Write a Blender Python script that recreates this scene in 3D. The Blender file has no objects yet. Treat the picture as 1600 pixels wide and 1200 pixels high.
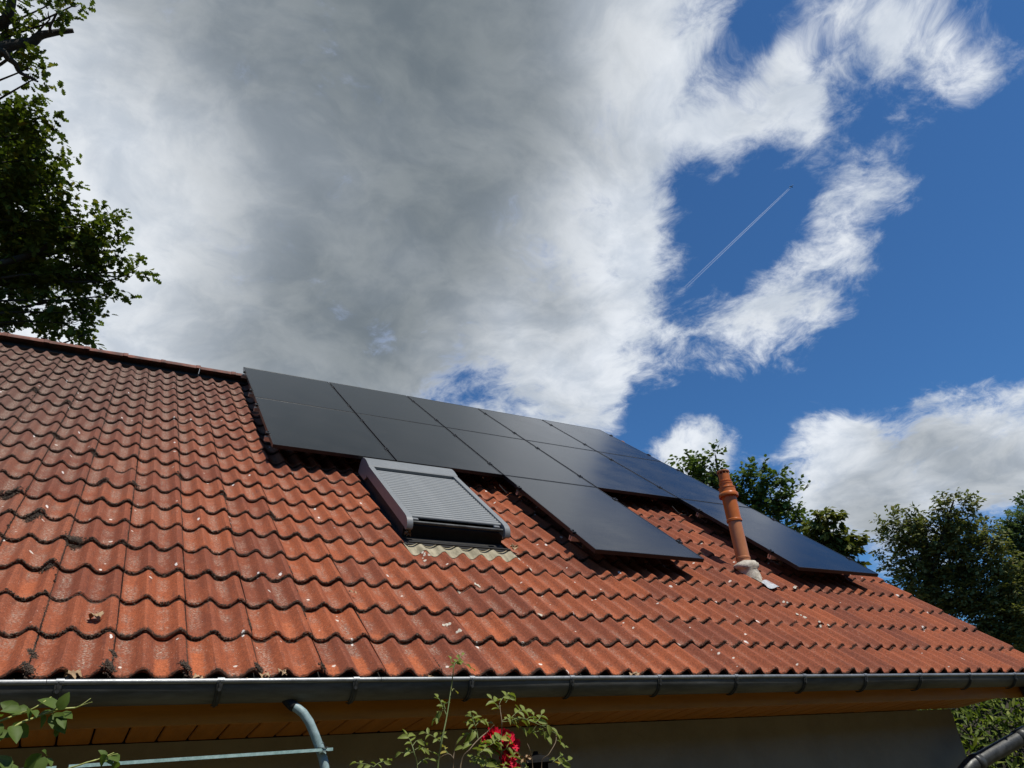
import bpy, math, random
import numpy as np
from mathutils import Vector, Matrix, Euler
random.seed(7)
RNG = np.random.default_rng(11)
C = bpy.context.scene.collection
SC = bpy.context.scene
R = math.radians

# ------------------------------------------------------------------ camera
EAVE = 2.2                                   # height of the eave line (roof frame origin) above ground
PITCH = R(40.0)
CT, ST = math.cos(PITCH), math.sin(PITCH)
CAMR = np.array([[0.87640002, -0.1729561, -0.44945432],
                 [-0.47547128, -0.4589806, -0.75050907],
                 [-0.07648569, 0.87144879, -0.48448627]])
CAMP = np.array([-0.3890516, -3.61984067, -0.5788287 + EAVE])
FPX = 1147.817                               # focal length in pixels of the 1600 px wide photograph
cam_d = bpy.data.cameras.new('camera')
cam_d.sensor_width = 36.0
cam_d.lens = FPX / 1600.0 * 36.0
cam_d.clip_start = 0.05
cam_d.clip_end = 40000
cam = bpy.data.objects.new('camera', cam_d)
C.objects.link(cam)
m4 = Matrix([list(CAMR[i]) + [CAMP[i]] for i in range(3)] + [[0, 0, 0, 1]])
cam.matrix_world = m4
SC.camera = cam

# ------------------------------------------------------------------ light and view
SUN_EL, SUN_AZ = 62.0, 163.0                 # azimuth clockwise from +Y
SUN_STRENGTH = 5.0
SKY_STRENGTH = 0.10
SC.view_settings.view_transform = 'Standard'
SC.view_settings.look = 'None'
SC.view_settings.gamma = 1.0
SC.view_settings.exposure = 0.0
SC.view_settings.use_curve_mapping = False
sv = Vector((math.sin(R(SUN_AZ)) * math.cos(R(SUN_EL)), math.cos(R(SUN_AZ)) * math.cos(R(SUN_EL)), math.sin(R(SUN_EL))))
sun_d = bpy.data.lights.new('sun', 'SUN')
sun_d.energy = SUN_STRENGTH
sun_d.angle = R(0.5)
sun_d.color = (1.0, 0.95, 0.87)
sun = bpy.data.objects.new('sun', sun_d)
sun.rotation_euler = sv.to_track_quat('Z', 'Y').to_euler()
sun.location = (0, 0, 30)
C.objects.link(sun)


def ray(px, py):
    d = CAMR @ np.array([(px - 800) / FPX, -(py - 600) / FPX, -1.0])
    return d


def pdir(px, py):
    d = ray(px, py)
    return d / np.linalg.norm(d)


def at_y(px, py, y):
    d = ray(px, py)
    return CAMP + d * (y - CAMP[1]) / d[1]


def at_r(px, py, dist):
    return CAMP + pdir(px, py) * dist


def rw(u, v, n):                             # roof frame -> world
    return np.array([u, v * CT - n * ST, v * ST + n * CT + EAVE])


def project(p):
    q = CAMR.T @ (np.asarray(p) - CAMP)
    return 800 + FPX * q[0] / -q[2], 600 - FPX * q[1] / -q[2], -q[2]


# ------------------------------------------------------------------ node helper
class NT:
    def __init__(self, tree):
        self.t = tree
        self.n = tree.nodes
        self.l = tree.links

    def link(self, a, sock):
        if isinstance(a, (int, float)):
            if hasattr(sock.default_value, '__len__'):
                sock.default_value = [a] * len(sock.default_value)
            else:
                sock.default_value = a
        elif isinstance(a, (tuple, list)):
            v = list(a)
            if len(sock.default_value) == 4 and len(v) == 3:
                v = v + [1.0]
            sock.default_value = v
        else:
            self.l.new(a, sock)

    def math(self, op, a, b=0.0, c=None, clamp=False):
        nd = self.n.new('ShaderNodeMath')
        nd.operation = op
        nd.use_clamp = clamp
        self.link(a, nd.inputs[0])
        self.link(b, nd.inputs[1])
        if c is not None:
            self.link(c, nd.inputs[2])
        return nd.outputs[0]

    def vec(self, op, a, b=(0, 0, 0), s=None):
        nd = self.n.new('ShaderNodeVectorMath')
        nd.operation = op
        self.link(a, nd.inputs[0])
        self.link(b, nd.inputs[1])
        if s is not None:
            self.link(s, nd.inputs['Scale'])
        return nd.outputs['Value'] if op in ('DOT_PRODUCT', 'LENGTH', 'DISTANCE') else nd.outputs['Vector']

    def noise(self, v, scale, detail=3.0, rough=0.5, dim='3D', col=False, dist=0.0):
        nd = self.n.new('ShaderNodeTexNoise')
        nd.noise_dimensions = dim
        if v is not None:
            self.link(v, nd.inputs['Vector'])
        nd.inputs['Scale'].default_value = scale
        nd.inputs['Detail'].default_value = detail
        nd.inputs['Roughness'].default_value = rough
        nd.inputs['Distortion'].default_value = dist
        return nd.outputs['Color'] if col else nd.outputs['Fac']

    def voro(self, v, scale, out='Distance', dim='3D', rnd=1.0):
        nd = self.n.new('ShaderNodeTexVoronoi')
        nd.voronoi_dimensions = dim
        self.link(v, nd.inputs['Vector'])
        nd.inputs['Scale'].default_value = scale
        nd.inputs['Randomness'].default_value = rnd
        return nd.outputs['Distance'], nd.outputs['Color']

    def white(self, v, dim='3D'):
        nd = self.n.new('ShaderNodeTexWhiteNoise')
        nd.noise_dimensions = dim
        self.link(v, nd.inputs['Vector'])
        return nd.outputs['Value'], nd.outputs['Color']

    def ss(self, x, lo, hi, a=0.0, b=1.0, smooth=True):
        nd = self.n.new('ShaderNodeMapRange')
        nd.interpolation_type = 'SMOOTHSTEP' if smooth else 'LINEAR'
        nd.clamp = True
        self.link(x, nd.inputs['Value'])
        self.link(lo, nd.inputs['From Min'])
        self.link(hi, nd.inputs['From Max'])
        self.link(a, nd.inputs['To Min'])
        self.link(b, nd.inputs['To Max'])
        return nd.outputs['Result']

    def mix(self, fac, a, b, blend='MIX'):
        nd = self.n.new('ShaderNodeMix')
        nd.data_type = 'RGBA'
        nd.blend_type = blend
        self.link(fac, nd.inputs[0])
        self.link(a, nd.inputs[6])
        self.link(b, nd.inputs[7])
        return nd.outputs[2]

    def sep(self, v):
        nd = self.n.new('ShaderNodeSeparateXYZ')
        self.link(v, nd.inputs[0])
        return nd.outputs

    def comb(self, x, y, z):
        nd = self.n.new('ShaderNodeCombineXYZ')
        self.link(x, nd.inputs[0])
        self.link(y, nd.inputs[1])
        self.link(z, nd.inputs[2])
        return nd.outputs[0]

    def pos(self):
        return self.n.new('ShaderNodeNewGeometry').outputs['Position']

    def obj(self):
        return self.n.new('ShaderNodeTexCoord').outputs['Object']

    def island(self):
        return self.n.new('ShaderNodeNewGeometry').outputs['Random Per Island']

    def bump(self, h, strength=0.3, dist=0.01, normal=None):
        nd = self.n.new('ShaderNodeBump')
        nd.inputs['Strength'].default_value = strength
        nd.inputs['Distance'].default_value = dist
        self.link(h, nd.inputs['Height'])
        if normal is not None:
            self.link(normal, nd.inputs['Normal'])
        return nd.outputs[0]


def material(name, color=None, rough=0.6, metal=0.0, spec=0.5):
    m = bpy.data.materials.new(name)
    m.use_nodes = True
    t = NT(m.node_tree)
    b = m.node_tree.nodes['Principled BSDF']
    b.inputs['Roughness'].default_value = rough
    b.inputs['Metallic'].default_value = metal
    b.inputs['Specular IOR Level'].default_value = spec
    if color:
        b.inputs['Base Color'].default_value = (*color, 1)
    return m, t, b


# ------------------------------------------------------------------ world: sky and clouds laid out in real sky directions
def build_world():
    w = bpy.data.worlds.new('World')
    SC.world = w
    w.use_nodes = True
    t = NT(w.node_tree)
    bg = w.node_tree.nodes['Background']
    bg.inputs['Strength'].default_value = SKY_STRENGTH
    sky = w.node_tree.nodes.new('ShaderNodeTexSky')
    sky.sky_type = 'NISHITA'
    sky.sun_disc = False
    sky.sun_elevation = R(SUN_EL)
    sky.sun_rotation = R(SUN_AZ)
    sky.altitude = 200
    sky.air_density = 1.0
    sky.dust_density = 0.3
    sky.ozone_density = 3.0
    d = w.node_tree.nodes.new('ShaderNodeTexCoord').outputs['Generated']
    d = t.vec('NORMALIZE', d)
    s = t.sep(d)
    den = t.math('ADD', t.math('MAXIMUM', s[2], 0.0), 0.28)
    q = t.comb(t.math('DIVIDE', s[0], den), t.math('DIVIDE', s[1], den), 0.0)
    warp = t.noise(q, 2.2, 4, 0.55, col=True)
    qw = t.vec('ADD', q, t.vec('SCALE', t.vec('SUBTRACT', warp, (0.5, 0.5, 0.5)), s=0.30))
    fb = t.noise(qw, 5.2, 12, 0.66)
    fine = t.noise(qw, 15.0, 9, 0.68)
    rot = t.comb(t.vec('DOT_PRODUCT', qw, (0.80, 0.60, 0)), t.math('MULTIPLY', t.vec('DOT_PRODUCT', qw, (-0.60, 0.80, 0)), 0.62), 0.0)
    strk = t.noise(rot, 9.0, 8, 0.62)
    billow = t.noise(t.vec('ADD', qw, (3.1, 1.7, 0)), 8.0, 9, 0.62)

    def blobs(lst):
        acc = None
        for (x, y, r, wgt) in lst:
            c = pdir(x, y)
            rr = 1.0 - math.cos(math.atan(r / FPX))
            dt = t.vec('DOT_PRODUCT', d, tuple(c))
            k = t.ss(dt, 1.0 - rr, 1.0 - 0.02 * rr, 0.0, wgt)
            acc = k if acc is None else t.math('ADD', acc, k)
        return acc

    pos_b = [(0, 0, 900, 1.0), (300, 350, 620, 0.9), (620, 250, 560, 0.9), (750, -100, 560, 0.8), (-300, 500, 800, 1.0),
             (820, 420, 330, 0.50), (930, 240, 250, 0.42), (930, 520, 220, 0.50), (780, 590, 110, 0.20), (560, 590, 200, 0.30),
             (1010, 40, 170, 0.26), (900, 630, 100, 0.36),
             (1190, 180, 140, 0.50), (1265, 80, 130, 0.47), (1110, 215, 90, 0.26), (1340, -40, 110, 0.30), (1230, 130, 70, 0.12),
             (1470, 85, 130, 0.36), (1535, 115, 90, 0.30), (1420, 120, 100, 0.20), (1510, 40, 90, 0.18), (1440, 10, 90, 0.16),
             (1345, 250, 120, 0.30), (1370, 330, 120, 0.32), (1300, 390, 130, 0.36), (1235, 450, 150, 0.52), (1190, 520, 120, 0.36),
             (1130, 540, 110, 0.24), (1480, 250, 120, 0.16), (1320, 280, 340, 0.10), (1150, 120, 260, 0.04), (900, 560, 260, 0.06), (1090, 300, 70, 0.16), (1110, 400, 60, 0.14), (1540, 190, 90, 0.14),
             (1080, 705, 80, 0.85), (1130, 690, 50, 0.4), (1290, 740, 120, 0.85), (1420, 720, 140, 0.9), (1540, 690, 120, 0.9), (1650, 660, 120, 0.9),
             (1350, 800, 110, 0.5), (1245, 632, 45, 0.36), (1590, 790, 60, 0.30), (1430, 890, 80, 0.3)]
    neg_b = [(1140, 345, 130, 0.78), (1200, 300, 80, 0.25), (1080, 430, 90, 0.35), (740, 562, 80, 0.50), (700, 600, 60, 0.25), (1195, 30, 55, 0.38), (1160, 75, 60, 0.42), (1115, 120, 60, 0.38), (1075, 165, 45, 0.25), (1325, 100, 60, 0.34), (1330, 170, 60, 0.30), (1270, 255, 55, 0.25), (1065, 265, 60, 0.32), (1100, 300, 60, 0.2), (1420, 210, 80, 0.30), (1500, 200, 80, 0.25), (1560, 20, 60, 0.35), (640, 610, 60, 0.30), (700, 575, 50, 0.2), (560, 585, 40, .15), (1450, 420, 120, .3), (1570, 230, 100, .25),
             (1500, 500, 220, 0.5), (1600, 300, 170, 0.4), (1190, 640, 80, 0.5), (1010, 650, 60, 0.5), (1040, 300, 50, 0.2), (1570, 590, 70, 0.3)]
    M = t.math('SUBTRACT', blobs(pos_b), blobs(neg_b))
    fwd = tuple(pdir(800, 600))
    off = t.ss(t.vec('DOT_PRODUCT', d, fwd), math.cos(R(58)), math.cos(R(40)), 1.0, 0.0)
    low = t.noise(q, 1.1, 3, 0.5)
    M = t.math('ADD', M, t.math('MULTIPLY', off, t.ss(low, 0.48, 0.70, -0.2, 0.5)))
    M = t.math('MINIMUM', M, 1.5)
    dens = t.math('ADD', t.math('SUBTRACT', M, 0.43),
                  t.math('ADD', t.math('MULTIPLY', t.math('SUBTRACT', fb, 0.5), 2.3), t.math('ADD', t.math('MULTIPLY', t.math('SUBTRACT', fine, 0.5), 1.9), t.math('MULTIPLY', t.math('SUBTRACT', strk, 0.5), 1.2))))
    alpha = t.math('POWER', t.ss(dens, -0.22, 0.85, 0.0, 1.0), 1.15)
    alpha = t.math('MULTIPLY', alpha, t.ss(s[2], -0.02, 0.04))
    dark_b = [(610, 320, 560, 0.58), (560, 330, 1000, 0.36), (800, 120, 340, 0.22), (660, 450, 260, 0.14), (420, 600, 280, 0.20), (850, -350, 620, 0.22), (200, -450, 700, 0.35),
              (1470, 780, 170, 0.50), (1330, 830, 110, 0.45), (1560, 740, 90, 0.25), (1430, 690, 70, 0.20), (880, 500, 90, 0.22), (1240, 470, 70, 0.15)]
    lite_b = [(900, 440, 210, 0.30), (990, 270, 180, 0.30), (1010, 560, 180, 0.28), (760, 570, 150, 0.22), (1010, 60, 170, 0.25), (60, 330, 360, 0.42), (820, 590, 110, 0.15)]
    D = t.math('SUBTRACT', blobs(dark_b), blobs(lite_b))
    D = t.math('ADD', D, t.math('MULTIPLY', off, t.ss(low, 0.5, 0.75, 0.0, 0.7)))
    soft = t.noise(t.vec('ADD', qw, (5.0, 2.0, 0)), 2.6, 6, 0.5)
    D = t.math('ADD', D, t.math('MULTIPLY', t.math('SUBTRACT', soft, 0.5), 0.55))
    D = t.math('ADD', D, t.math('MULTIPLY', t.math('MULTIPLY', t.math('SUBTRACT', billow, 0.5), t.ss(D, 0.3, 1.0, 1.0, 0.45)), 0.9))
    D = t.math('ADD', D, t.math('MULTIPLY', t.math('SUBTRACT', fine, 0.5), 0.10))
    D = t.math('MULTIPLY', D, t.ss(dens, 0.05, 0.80, 0.1, 1.0))
    k = 0.1 / SKY_STRENGTH
    white = tuple(x * 10 * k for x in (0.80, 0.85, 0.92))
    grey = tuple(x * 10 * k for x in (0.200, 0.234, 0.258))
    cc = t.mix(t.ss(D, -0.20, 1.50, 0, 1, True), white, grey)
    glow = blobs([(40, 330, 340, 0.45), (1040, 60, 150, 0.20)])
    cc = t.mix(t.math('MINIMUM', glow, 1.0), cc, tuple(x * 10 * k for x in (0.80, 0.84, 0.88)))
    puff = t.noise(t.vec('ADD', qw, (9.0, 4.0, 0)), 10.0, 9, 0.6)
    cc = t.mix(1.0, cc, t.mix(t.ss(puff, 0.32, 0.66), (0.76, 0.79, 0.83), (1.05, 1.04, 1.03)), 'MULTIPLY')
    blue = t.mix(1.0, sky.outputs[0], (0.43, 0.79, 1.10), 'MULTIPLY')
    t.link(t.mix(alpha, blue, cc), bg.inputs['Color'])
    return w


build_world()

# ------------------------------------------------------------------ mesh helpers
class MB:
    def __init__(self):
        self.v, self.f, self.mi = [], [], []
        self.cur = 0

    def add(self, vs, fs):
        o = len(self.v)
        self.v.extend([tuple(float(c) for c in p) for p in vs])
        self.f.extend([tuple(i + o for i in f) for f in fs])
        self.mi.extend([self.cur] * len(fs))

    def box(self, lo, hi, tf=None, bev=0.0):
        x0, y0, z0 = lo
        x1, y1, z1 = hi
        if bev <= 0:
            vs = [(x0, y0, z0), (x1, y0, z0), (x1, y1, z0), (x0, y1, z0), (x0, y0, z1), (x1, y0, z1), (x1, y1, z1), (x0, y1, z1)]
            fs = [(0, 3, 2, 1), (4, 5, 6, 7), (0, 1, 5, 4), (1, 2, 6, 5), (2, 3, 7, 6), (3, 0, 4, 7)]
        else:
            b = bev
            vs = []
            for z, i in ((z0, b), (z0 + b, 0), (z1 - b, 0), (z1, b)):
                vs += [(x0 + i + b * (i == 0) * 0, y0 + i, z), (x1 - i, y0 + i, z), (x1 - i, y1 - i, z), (x0 + i, y1 - i, z)]
            fs = [(0, 3, 2, 1), (12, 13, 14, 15)]
            for r in range(3):
                for k in range(4):
                    a, c = r * 4 + k, r * 4 + (k + 1) % 4
                    fs.append((a, c, c + 4, a + 4))
        if tf is not None:
            vs = [tf(*p) for p in vs]
        self.add(vs, fs)

    def grid(self, P, flip=False):               # P: rows x cols x 3
        P = np.asarray(P)
        r, c = P.shape[:2]
        fs = []
        for i in range(r - 1):
            for j in range(c - 1):
                a = i * c + j
                q = (a, a + 1, a + c + 1, a + c)
                fs.append(q[::-1] if flip else q)
        self.add(P.reshape(-1, 3), fs)

    def tube(self, pts, rad, seg=10, cap=True):
        pts = [Vector(p) for p in pts]
        n = len(pts)
        if not hasattr(rad, '__len__'):
            rad = [rad] * n
        up = None
        rings = []
        for i in range(n):
            d = (pts[min(i + 1, n - 1)] - pts[max(i - 1, 0)])
            d = d.normalized() if d.length > 1e-9 else Vector((0, 0, 1))
            if up is None:
                up = d.orthogonal().normalized()
            else:
                up = (up - d * up.dot(d))
                up = up.normalized() if up.length > 1e-6 else d.orthogonal().normalized()
            b = d.cross(up)
            rings.append([pts[i] + (up * math.cos(2 * math.pi * k / seg) + b * math.sin(2 * math.pi * k / seg)) * rad[i] for k in range(seg)])
        vs = [p for r_ in rings for p in r_]
        fs = []
        for i in range(n - 1):
            for k in range(seg):
                a, c = i * seg + k, i * seg + (k + 1) % seg
                fs.append((a, c, c + seg, a + seg))
        if cap:
            fs.append(tuple(range(seg))[::-1])
            fs.append(tuple((n - 1) * seg + k for k in range(seg)))
        self.add(vs, fs)

    def lathe(self, prof, seg=32, o=(0, 0, 0), cap=False):
        vs, fs = [], []
        for (r, z) in prof:
            for k in range(seg):
                a = 2 * math.pi * k / seg
                vs.append((o[0] + r * math.cos(a), o[1] + r * math.sin(a), o[2] + z))
        for i in range(len(prof) - 1):
            for k in range(seg):
                a, c = i * seg + k, i * seg + (k + 1) % seg
                fs.append((a, c, c + seg, a + seg))
        if cap:
            fs.append(tuple((len(prof) - 1) * seg + k for k in range(seg)))
        self.add(vs, fs)

    def mesh(self, name, mats, smooth=False):
        me = bpy.data.meshes.new(name)
        me.from_pydata(self.v, [], self.f)
        if not isinstance(mats, (list, tuple)):
            mats = [mats]
        for m in mats:
            me.materials.append(m)
        me.polygons.foreach_set('material_index', self.mi)
        if smooth:
            me.polygons.foreach_set('use_smooth', [True] * len(me.polygons))
            if smooth != 'all':
                me.set_sharp_from_angle(angle=R(28))
        me.update()
        return me

    def build(self, name, mats, parent=None, smooth=False):
        return link(name, self.mesh(name, mats, smooth), parent)


def link(name, me, parent=None):
    o = bpy.data.objects.new(name, me)
    C.objects.link(o)
    if parent is not None:
        o.parent = parent
    return o


def thing(name, label, cat, loc=(0, 0, 0), rot=(0, 0, 0), group=None):
    o = bpy.data.objects.new(name, None)
    o.empty_display_size = 0.2
    o.location = loc
    o.rotation_euler = rot
    C.objects.link(o)
    return tag(o, label, cat, group)


def tag(o, label=None, cat=None, group=None, kind=None):
    if label:
        o['label'] = label
    if cat:
        o['category'] = cat
    if group:
        o['group'] = group
    if kind:
        o['kind'] = kind
    return o


def inst_mesh(name, P, X, N, S, tv, tf, mats):
    """many copies of a small all-triangle template as one mesh: P origin, X axis, N normal, S size"""
    P, X, N, S = (np.asarray(a, float) for a in (P, X, N, S))
    X = X / (np.linalg.norm(X, axis=1, keepdims=True) + 1e-9)
    Y = np.cross(N, X)
    Y = Y / (np.linalg.norm(Y, axis=1, keepdims=True) + 1e-9)
    Z = np.cross(X, Y)
    tv = np.asarray(tv, float)
    V = (P[:, None] + S[:, None, None] * (tv[None, :, 0:1] * X[:, None] + tv[None, :, 1:2] * Y[:, None] + tv[None, :, 2:3] * Z[:, None])).reshape(-1, 3)
    tf = np.asarray(tf, np.int32)
    F = (tf[None] + (np.arange(len(P), dtype=np.int32) * len(tv))[:, None, None]).reshape(-1, 3)
    me = bpy.data.meshes.new(name)
    me.vertices.add(len(V))
    me.vertices.foreach_set('co', V.astype(np.float32).ravel())
    me.loops.add(len(F) * 3)
    me.loops.foreach_set('vertex_index', F.ravel())
    me.polygons.add(len(F))
    me.polygons.foreach_set('loop_start', np.arange(0, len(F) * 3, 3, dtype=np.int32))
    me.polygons.foreach_set('loop_total', np.full(len(F), 3, np.int32))
    for m in (mats if isinstance(mats, (list, tuple)) else [mats]):
        me.materials.append(m)
    me.update(calc_edges=True)
    return me


def unit(n):
    a = RNG.normal(size=(n, 3))
    return a / np.linalg.norm(a, axis=1, keepdims=True)


# ------------------------------------------------------------------ materials
GAUGE, WAVE = 0.33563, 0.15
SEAM = 0.03


def tile_material():
    m, t, b = material('weathered_concrete_tile', rough=0.85, spec=0.2)
    P = t.pos()
    s = t.sep(P)
    u = s[0]
    v = t.math('ADD', t.math('SUBTRACT', t.vec('DOT_PRODUCT', P, (0, CT, ST)), EAVE * ST), 0.006)
    row = t.math('DIVIDE', v, GAUGE)
    fr = t.math('FRACT', row)
    rowi = t.math('FLOOR', row)
    col = t.math('DIVIDE', t.math('SUBTRACT', u, SEAM), 0.3)
    fc = t.math('FRACT', col)
    coli = t.math('FLOOR', col)
    valley = t.math('SUBTRACT', 0.5, t.math('MULTIPLY', t.math('COSINE', t.math('MULTIPLY', u, 2 * math.pi / WAVE)), 0.5))
    wavei = t.math('FLOOR', t.math('DIVIDE', u, WAVE))
    rnd, rndc = t.white(t.comb(coli, rowi, 0.0))
    rndw, _ = t.white(t.comb(wavei, rowi, 5.0))
    uv = t.comb(u, v, 0.0)
    n1 = t.noise(P, 5.0, 5, 0.6)
    n2 = t.noise(P, 38.0, 5, 0.65)
    grain = t.noise(P, 260.0, 3, 0.75)
    speck = t.noise(P, 140.0, 4, 0.7)
    # streaks that run down the slope
    st = t.noise(t.vec('MULTIPLY', uv, (60, 5, 0)), 1.0, 5, 0.6)
    base = t.mix(t.ss(t.math('ADD', t.math('MULTIPLY', rnd, 0.6), t.math('MULTIPLY', n1, 0.6)), 0.25, 0.9), (0.176, 0.050, 0.025), (0.295, 0.080, 0.031))
    base = t.mix(t.ss(st, 0.48, 0.72, 0, 0.5), base, (0.120, 0.044, 0.030))
    base = t.mix(t.ss(n2, 0.5, 0.75, 0, 0.35), base, (0.32, 0.105, 0.048))
    # older, browner and greyer courses towards the far upper left of the roof
    age = t.math('ADD', t.math('SUBTRACT', t.math('MULTIPLY', v, 0.17), t.math('MULTIPLY', u, 0.30)), t.math('MULTIPLY', n1, 0.9))
    aged = t.ss(t.math('ADD', age, t.math('MULTIPLY', rnd, 0.25)), 0.72, 1.80)
    base = t.mix(t.math('MULTIPLY', aged, 0.88), base, t.mix(n2, (0.075, 0.043, 0.034), (0.150, 0.090, 0.068)))
    # pale clean patches in the pans of the eave courses
    rndp, _ = t.white(t.comb(wavei, rowi, 9.0))
    washed = t.math('MULTIPLY', t.ss(t.math('ADD', valley, t.math('MULTIPLY', t.math('SUBTRACT', n2, 0.5), 0.5)), 0.55, 0.85), t.ss(t.math('ADD', fr, t.math('MULTIPLY', n2, 0.40)), t.math('ADD', 0.48, t.math('MULTIPLY', rndw, 0.5)), t.math('ADD', 0.36, t.math('MULTIPLY', rndw, 0.5))))
    gate = t.math('ADD', t.math('MULTIPLY', t.ss(row, 1.02, 0.98), t.ss(rndp, 0.10, 0.5)), t.math('MULTIPLY', t.ss(row, 4, 2), t.math('MULTIPLY', t.ss(rndp, 0.74, 0.84), 0.75)))
    gate = t.math('MULTIPLY', gate, t.ss(u, 4.0, 1.5, 0.15, 1.0))
    base = t.mix(t.math('MULTIPLY', t.math('MULTIPLY', washed, gate, clamp=True), 0.75), base, (0.38, 0.105, 0.038))
    # grey lichen film collected in the pans
    lich = t.math('MULTIPLY', t.ss(valley, 0.45, 0.9), t.ss(t.math('ADD', t.noise(P, 7.0, 4, 0.6), t.math('MULTIPLY', aged, 0.10)), 0.40, 0.60))
    flake = t.noise(t.vec('MULTIPLY', uv, (70, 160, 0)), 1.0, 4, 0.7)
    lich = t.math('MULTIPLY', lich, t.ss(flake, 0.50, 0.60))
    lich = t.math('MULTIPLY', lich, t.ss(u, 5.5, 0.5, 0.35, 1.0))
    lich = t.math('MULTIPLY', lich, t.math('SUBTRACT', 1.0, t.math('MULTIPLY', washed, gate, clamp=True)))
    base = t.mix(t.math('MULTIPLY', lich, 0.85), base, t.mix(speck, (0.20, 0.17, 0.13), (0.48, 0.44, 0.36)))
    # small pale flecks everywhere, denser on the lower right and beside the window
    vd, vc = t.voro(t.vec('MULTIPLY', uv, (1.0, 0.8, 0)), 120.0, dim='2D')
    vcs = t.sep(vc)
    fleck = t.math('MULTIPLY', t.ss(vd, t.math('MULTIPLY', vcs[1], 0.36), t.math('MULTIPLY', vcs[1], 0.16)), t.ss(t.math('ADD', vcs[0], t.math('MULTIPLY', t.math('SUBTRACT', n1, 0.5), 0.8)), 0.86, 0.90))
    base = t.mix(t.math('MULTIPLY', fleck, 0.5), base, (0.40, 0.33, 0.26))
    # white lichen discs and droppings
    wob = t.vec('SCALE', t.vec('SUBTRACT', t.noise(P, 60.0, 2, 0.5, col=True), (0.5, 0.5, 0.5)), s=0.012)
    pd, pc = t.voro(t.vec('MULTIPLY', t.vec('ADD', uv, wob), (1.0, 1.0, 0)), 8.5, dim='2D')
    pcs = t.sep(pc)
    spot = t.math('MULTIPLY', t.ss(pd, t.math('MULTIPLY', pcs[1], 0.11), t.math('MULTIPLY', pcs[1], 0.08)), t.ss(t.math('ADD', pcs[0], t.math('MULTIPLY', t.math('SUBTRACT', t.noise(P, 1.3, 2, 0.5), 0.5), 1.0)), 0.86, 0.88))
    spot = t.math('MULTIPLY', spot, t.ss(speck, 0.30, 0.42))
    base = t.mix(t.math('MULTIPLY', spot, 0.85), base, (0.68, 0.64, 0.56))
    # long thin white dashes
    pd2, pc2 = t.voro(t.vec('MULTIPLY', t.vec('ADD', uv, wob), (1.0, 0.33, 0)), 7.0, dim='2D')
    pcs2 = t.sep(pc2)
    spot2 = t.math('MULTIPLY', t.ss(pd2, 0.055, 0.04), t.ss(pcs2[0], 0.86, 0.88))
    base = t.mix(t.math('MULTIPLY', spot2, 0.9), base, (0.74, 0.71, 0.66))
    # moss crust on the butt and along the side joints
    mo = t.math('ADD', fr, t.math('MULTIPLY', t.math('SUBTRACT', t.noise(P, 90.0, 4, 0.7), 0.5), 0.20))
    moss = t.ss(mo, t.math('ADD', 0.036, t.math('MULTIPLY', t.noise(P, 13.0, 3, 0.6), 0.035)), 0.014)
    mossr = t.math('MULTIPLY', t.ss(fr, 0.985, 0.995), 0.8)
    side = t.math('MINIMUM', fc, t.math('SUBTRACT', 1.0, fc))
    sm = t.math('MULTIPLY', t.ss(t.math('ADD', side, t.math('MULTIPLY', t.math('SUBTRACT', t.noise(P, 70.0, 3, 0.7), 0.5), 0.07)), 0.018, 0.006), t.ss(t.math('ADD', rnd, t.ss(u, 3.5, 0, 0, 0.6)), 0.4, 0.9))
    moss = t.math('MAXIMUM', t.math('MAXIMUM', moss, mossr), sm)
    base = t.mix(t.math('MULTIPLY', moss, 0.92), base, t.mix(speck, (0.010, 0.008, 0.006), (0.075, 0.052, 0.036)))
    base = t.mix(1.0, base, t.mix(t.ss(grain, 0.25, 0.75, 0, 1, False), (0.50, 0.50, 0.50), (1.50, 1.50, 1.50)), 'MULTIPLY')
    mid = t.noise(P, 85.0, 4, 0.75)
    base = t.mix(1.0, base, t.mix(t.ss(mid, 0.30, 0.70, 0, 1, False), (0.62, 0.60, 0.58), (1.34, 1.32, 1.30)), 'MULTIPLY')
    t.link(base, b.inputs['Base Color'])
    h = t.math('ADD', t.math('MULTIPLY', grain, 0.5), t.math('ADD', t.math('MULTIPLY', speck, 0.8), t.math('MULTIPLY', moss, 1.5)))
    t.link(t.bump(h, 0.55, 0.003), b.inputs['Normal'])
    t.link(t.ss(lich, 0, 1, 0.74, 0.9), b.inputs['Roughness'])
    return m


M_TILE = tile_material()


def simple_noise_mat(name, c0, c1, scale=8.0, rough=0.7, metal=0.0, bump=0.2, bdist=0.004, spec=0.4, obj=True, detail=5, stretch=None):
    m, t, b = material(name, rough=rough, metal=metal, spec=spec)
    P = t.obj() if obj else t.pos()
    if stretch:
        P = t.vec('MULTIPLY', P, stretch)
    n = t.noise(P, scale, detail, 0.6)
    n2 = t.noise(P, scale * 7, 4, 0.65)
    f = t.ss(t.math('ADD', t.math('MULTIPLY', n, 0.7), t.math('MULTIPLY', n2, 0.3)), 0.35, 0.65)
    t.link(t.mix(f, c0, c1), b.inputs['Base Color'])
    if bump:
        t.link(t.bump(n2, bump, bdist), b.inputs['Normal'])
    t.link(t.ss(n2, 0.3, 0.7, rough * 0.85, min(1, rough * 1.15)), b.inputs['Roughness'])
    return m


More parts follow.
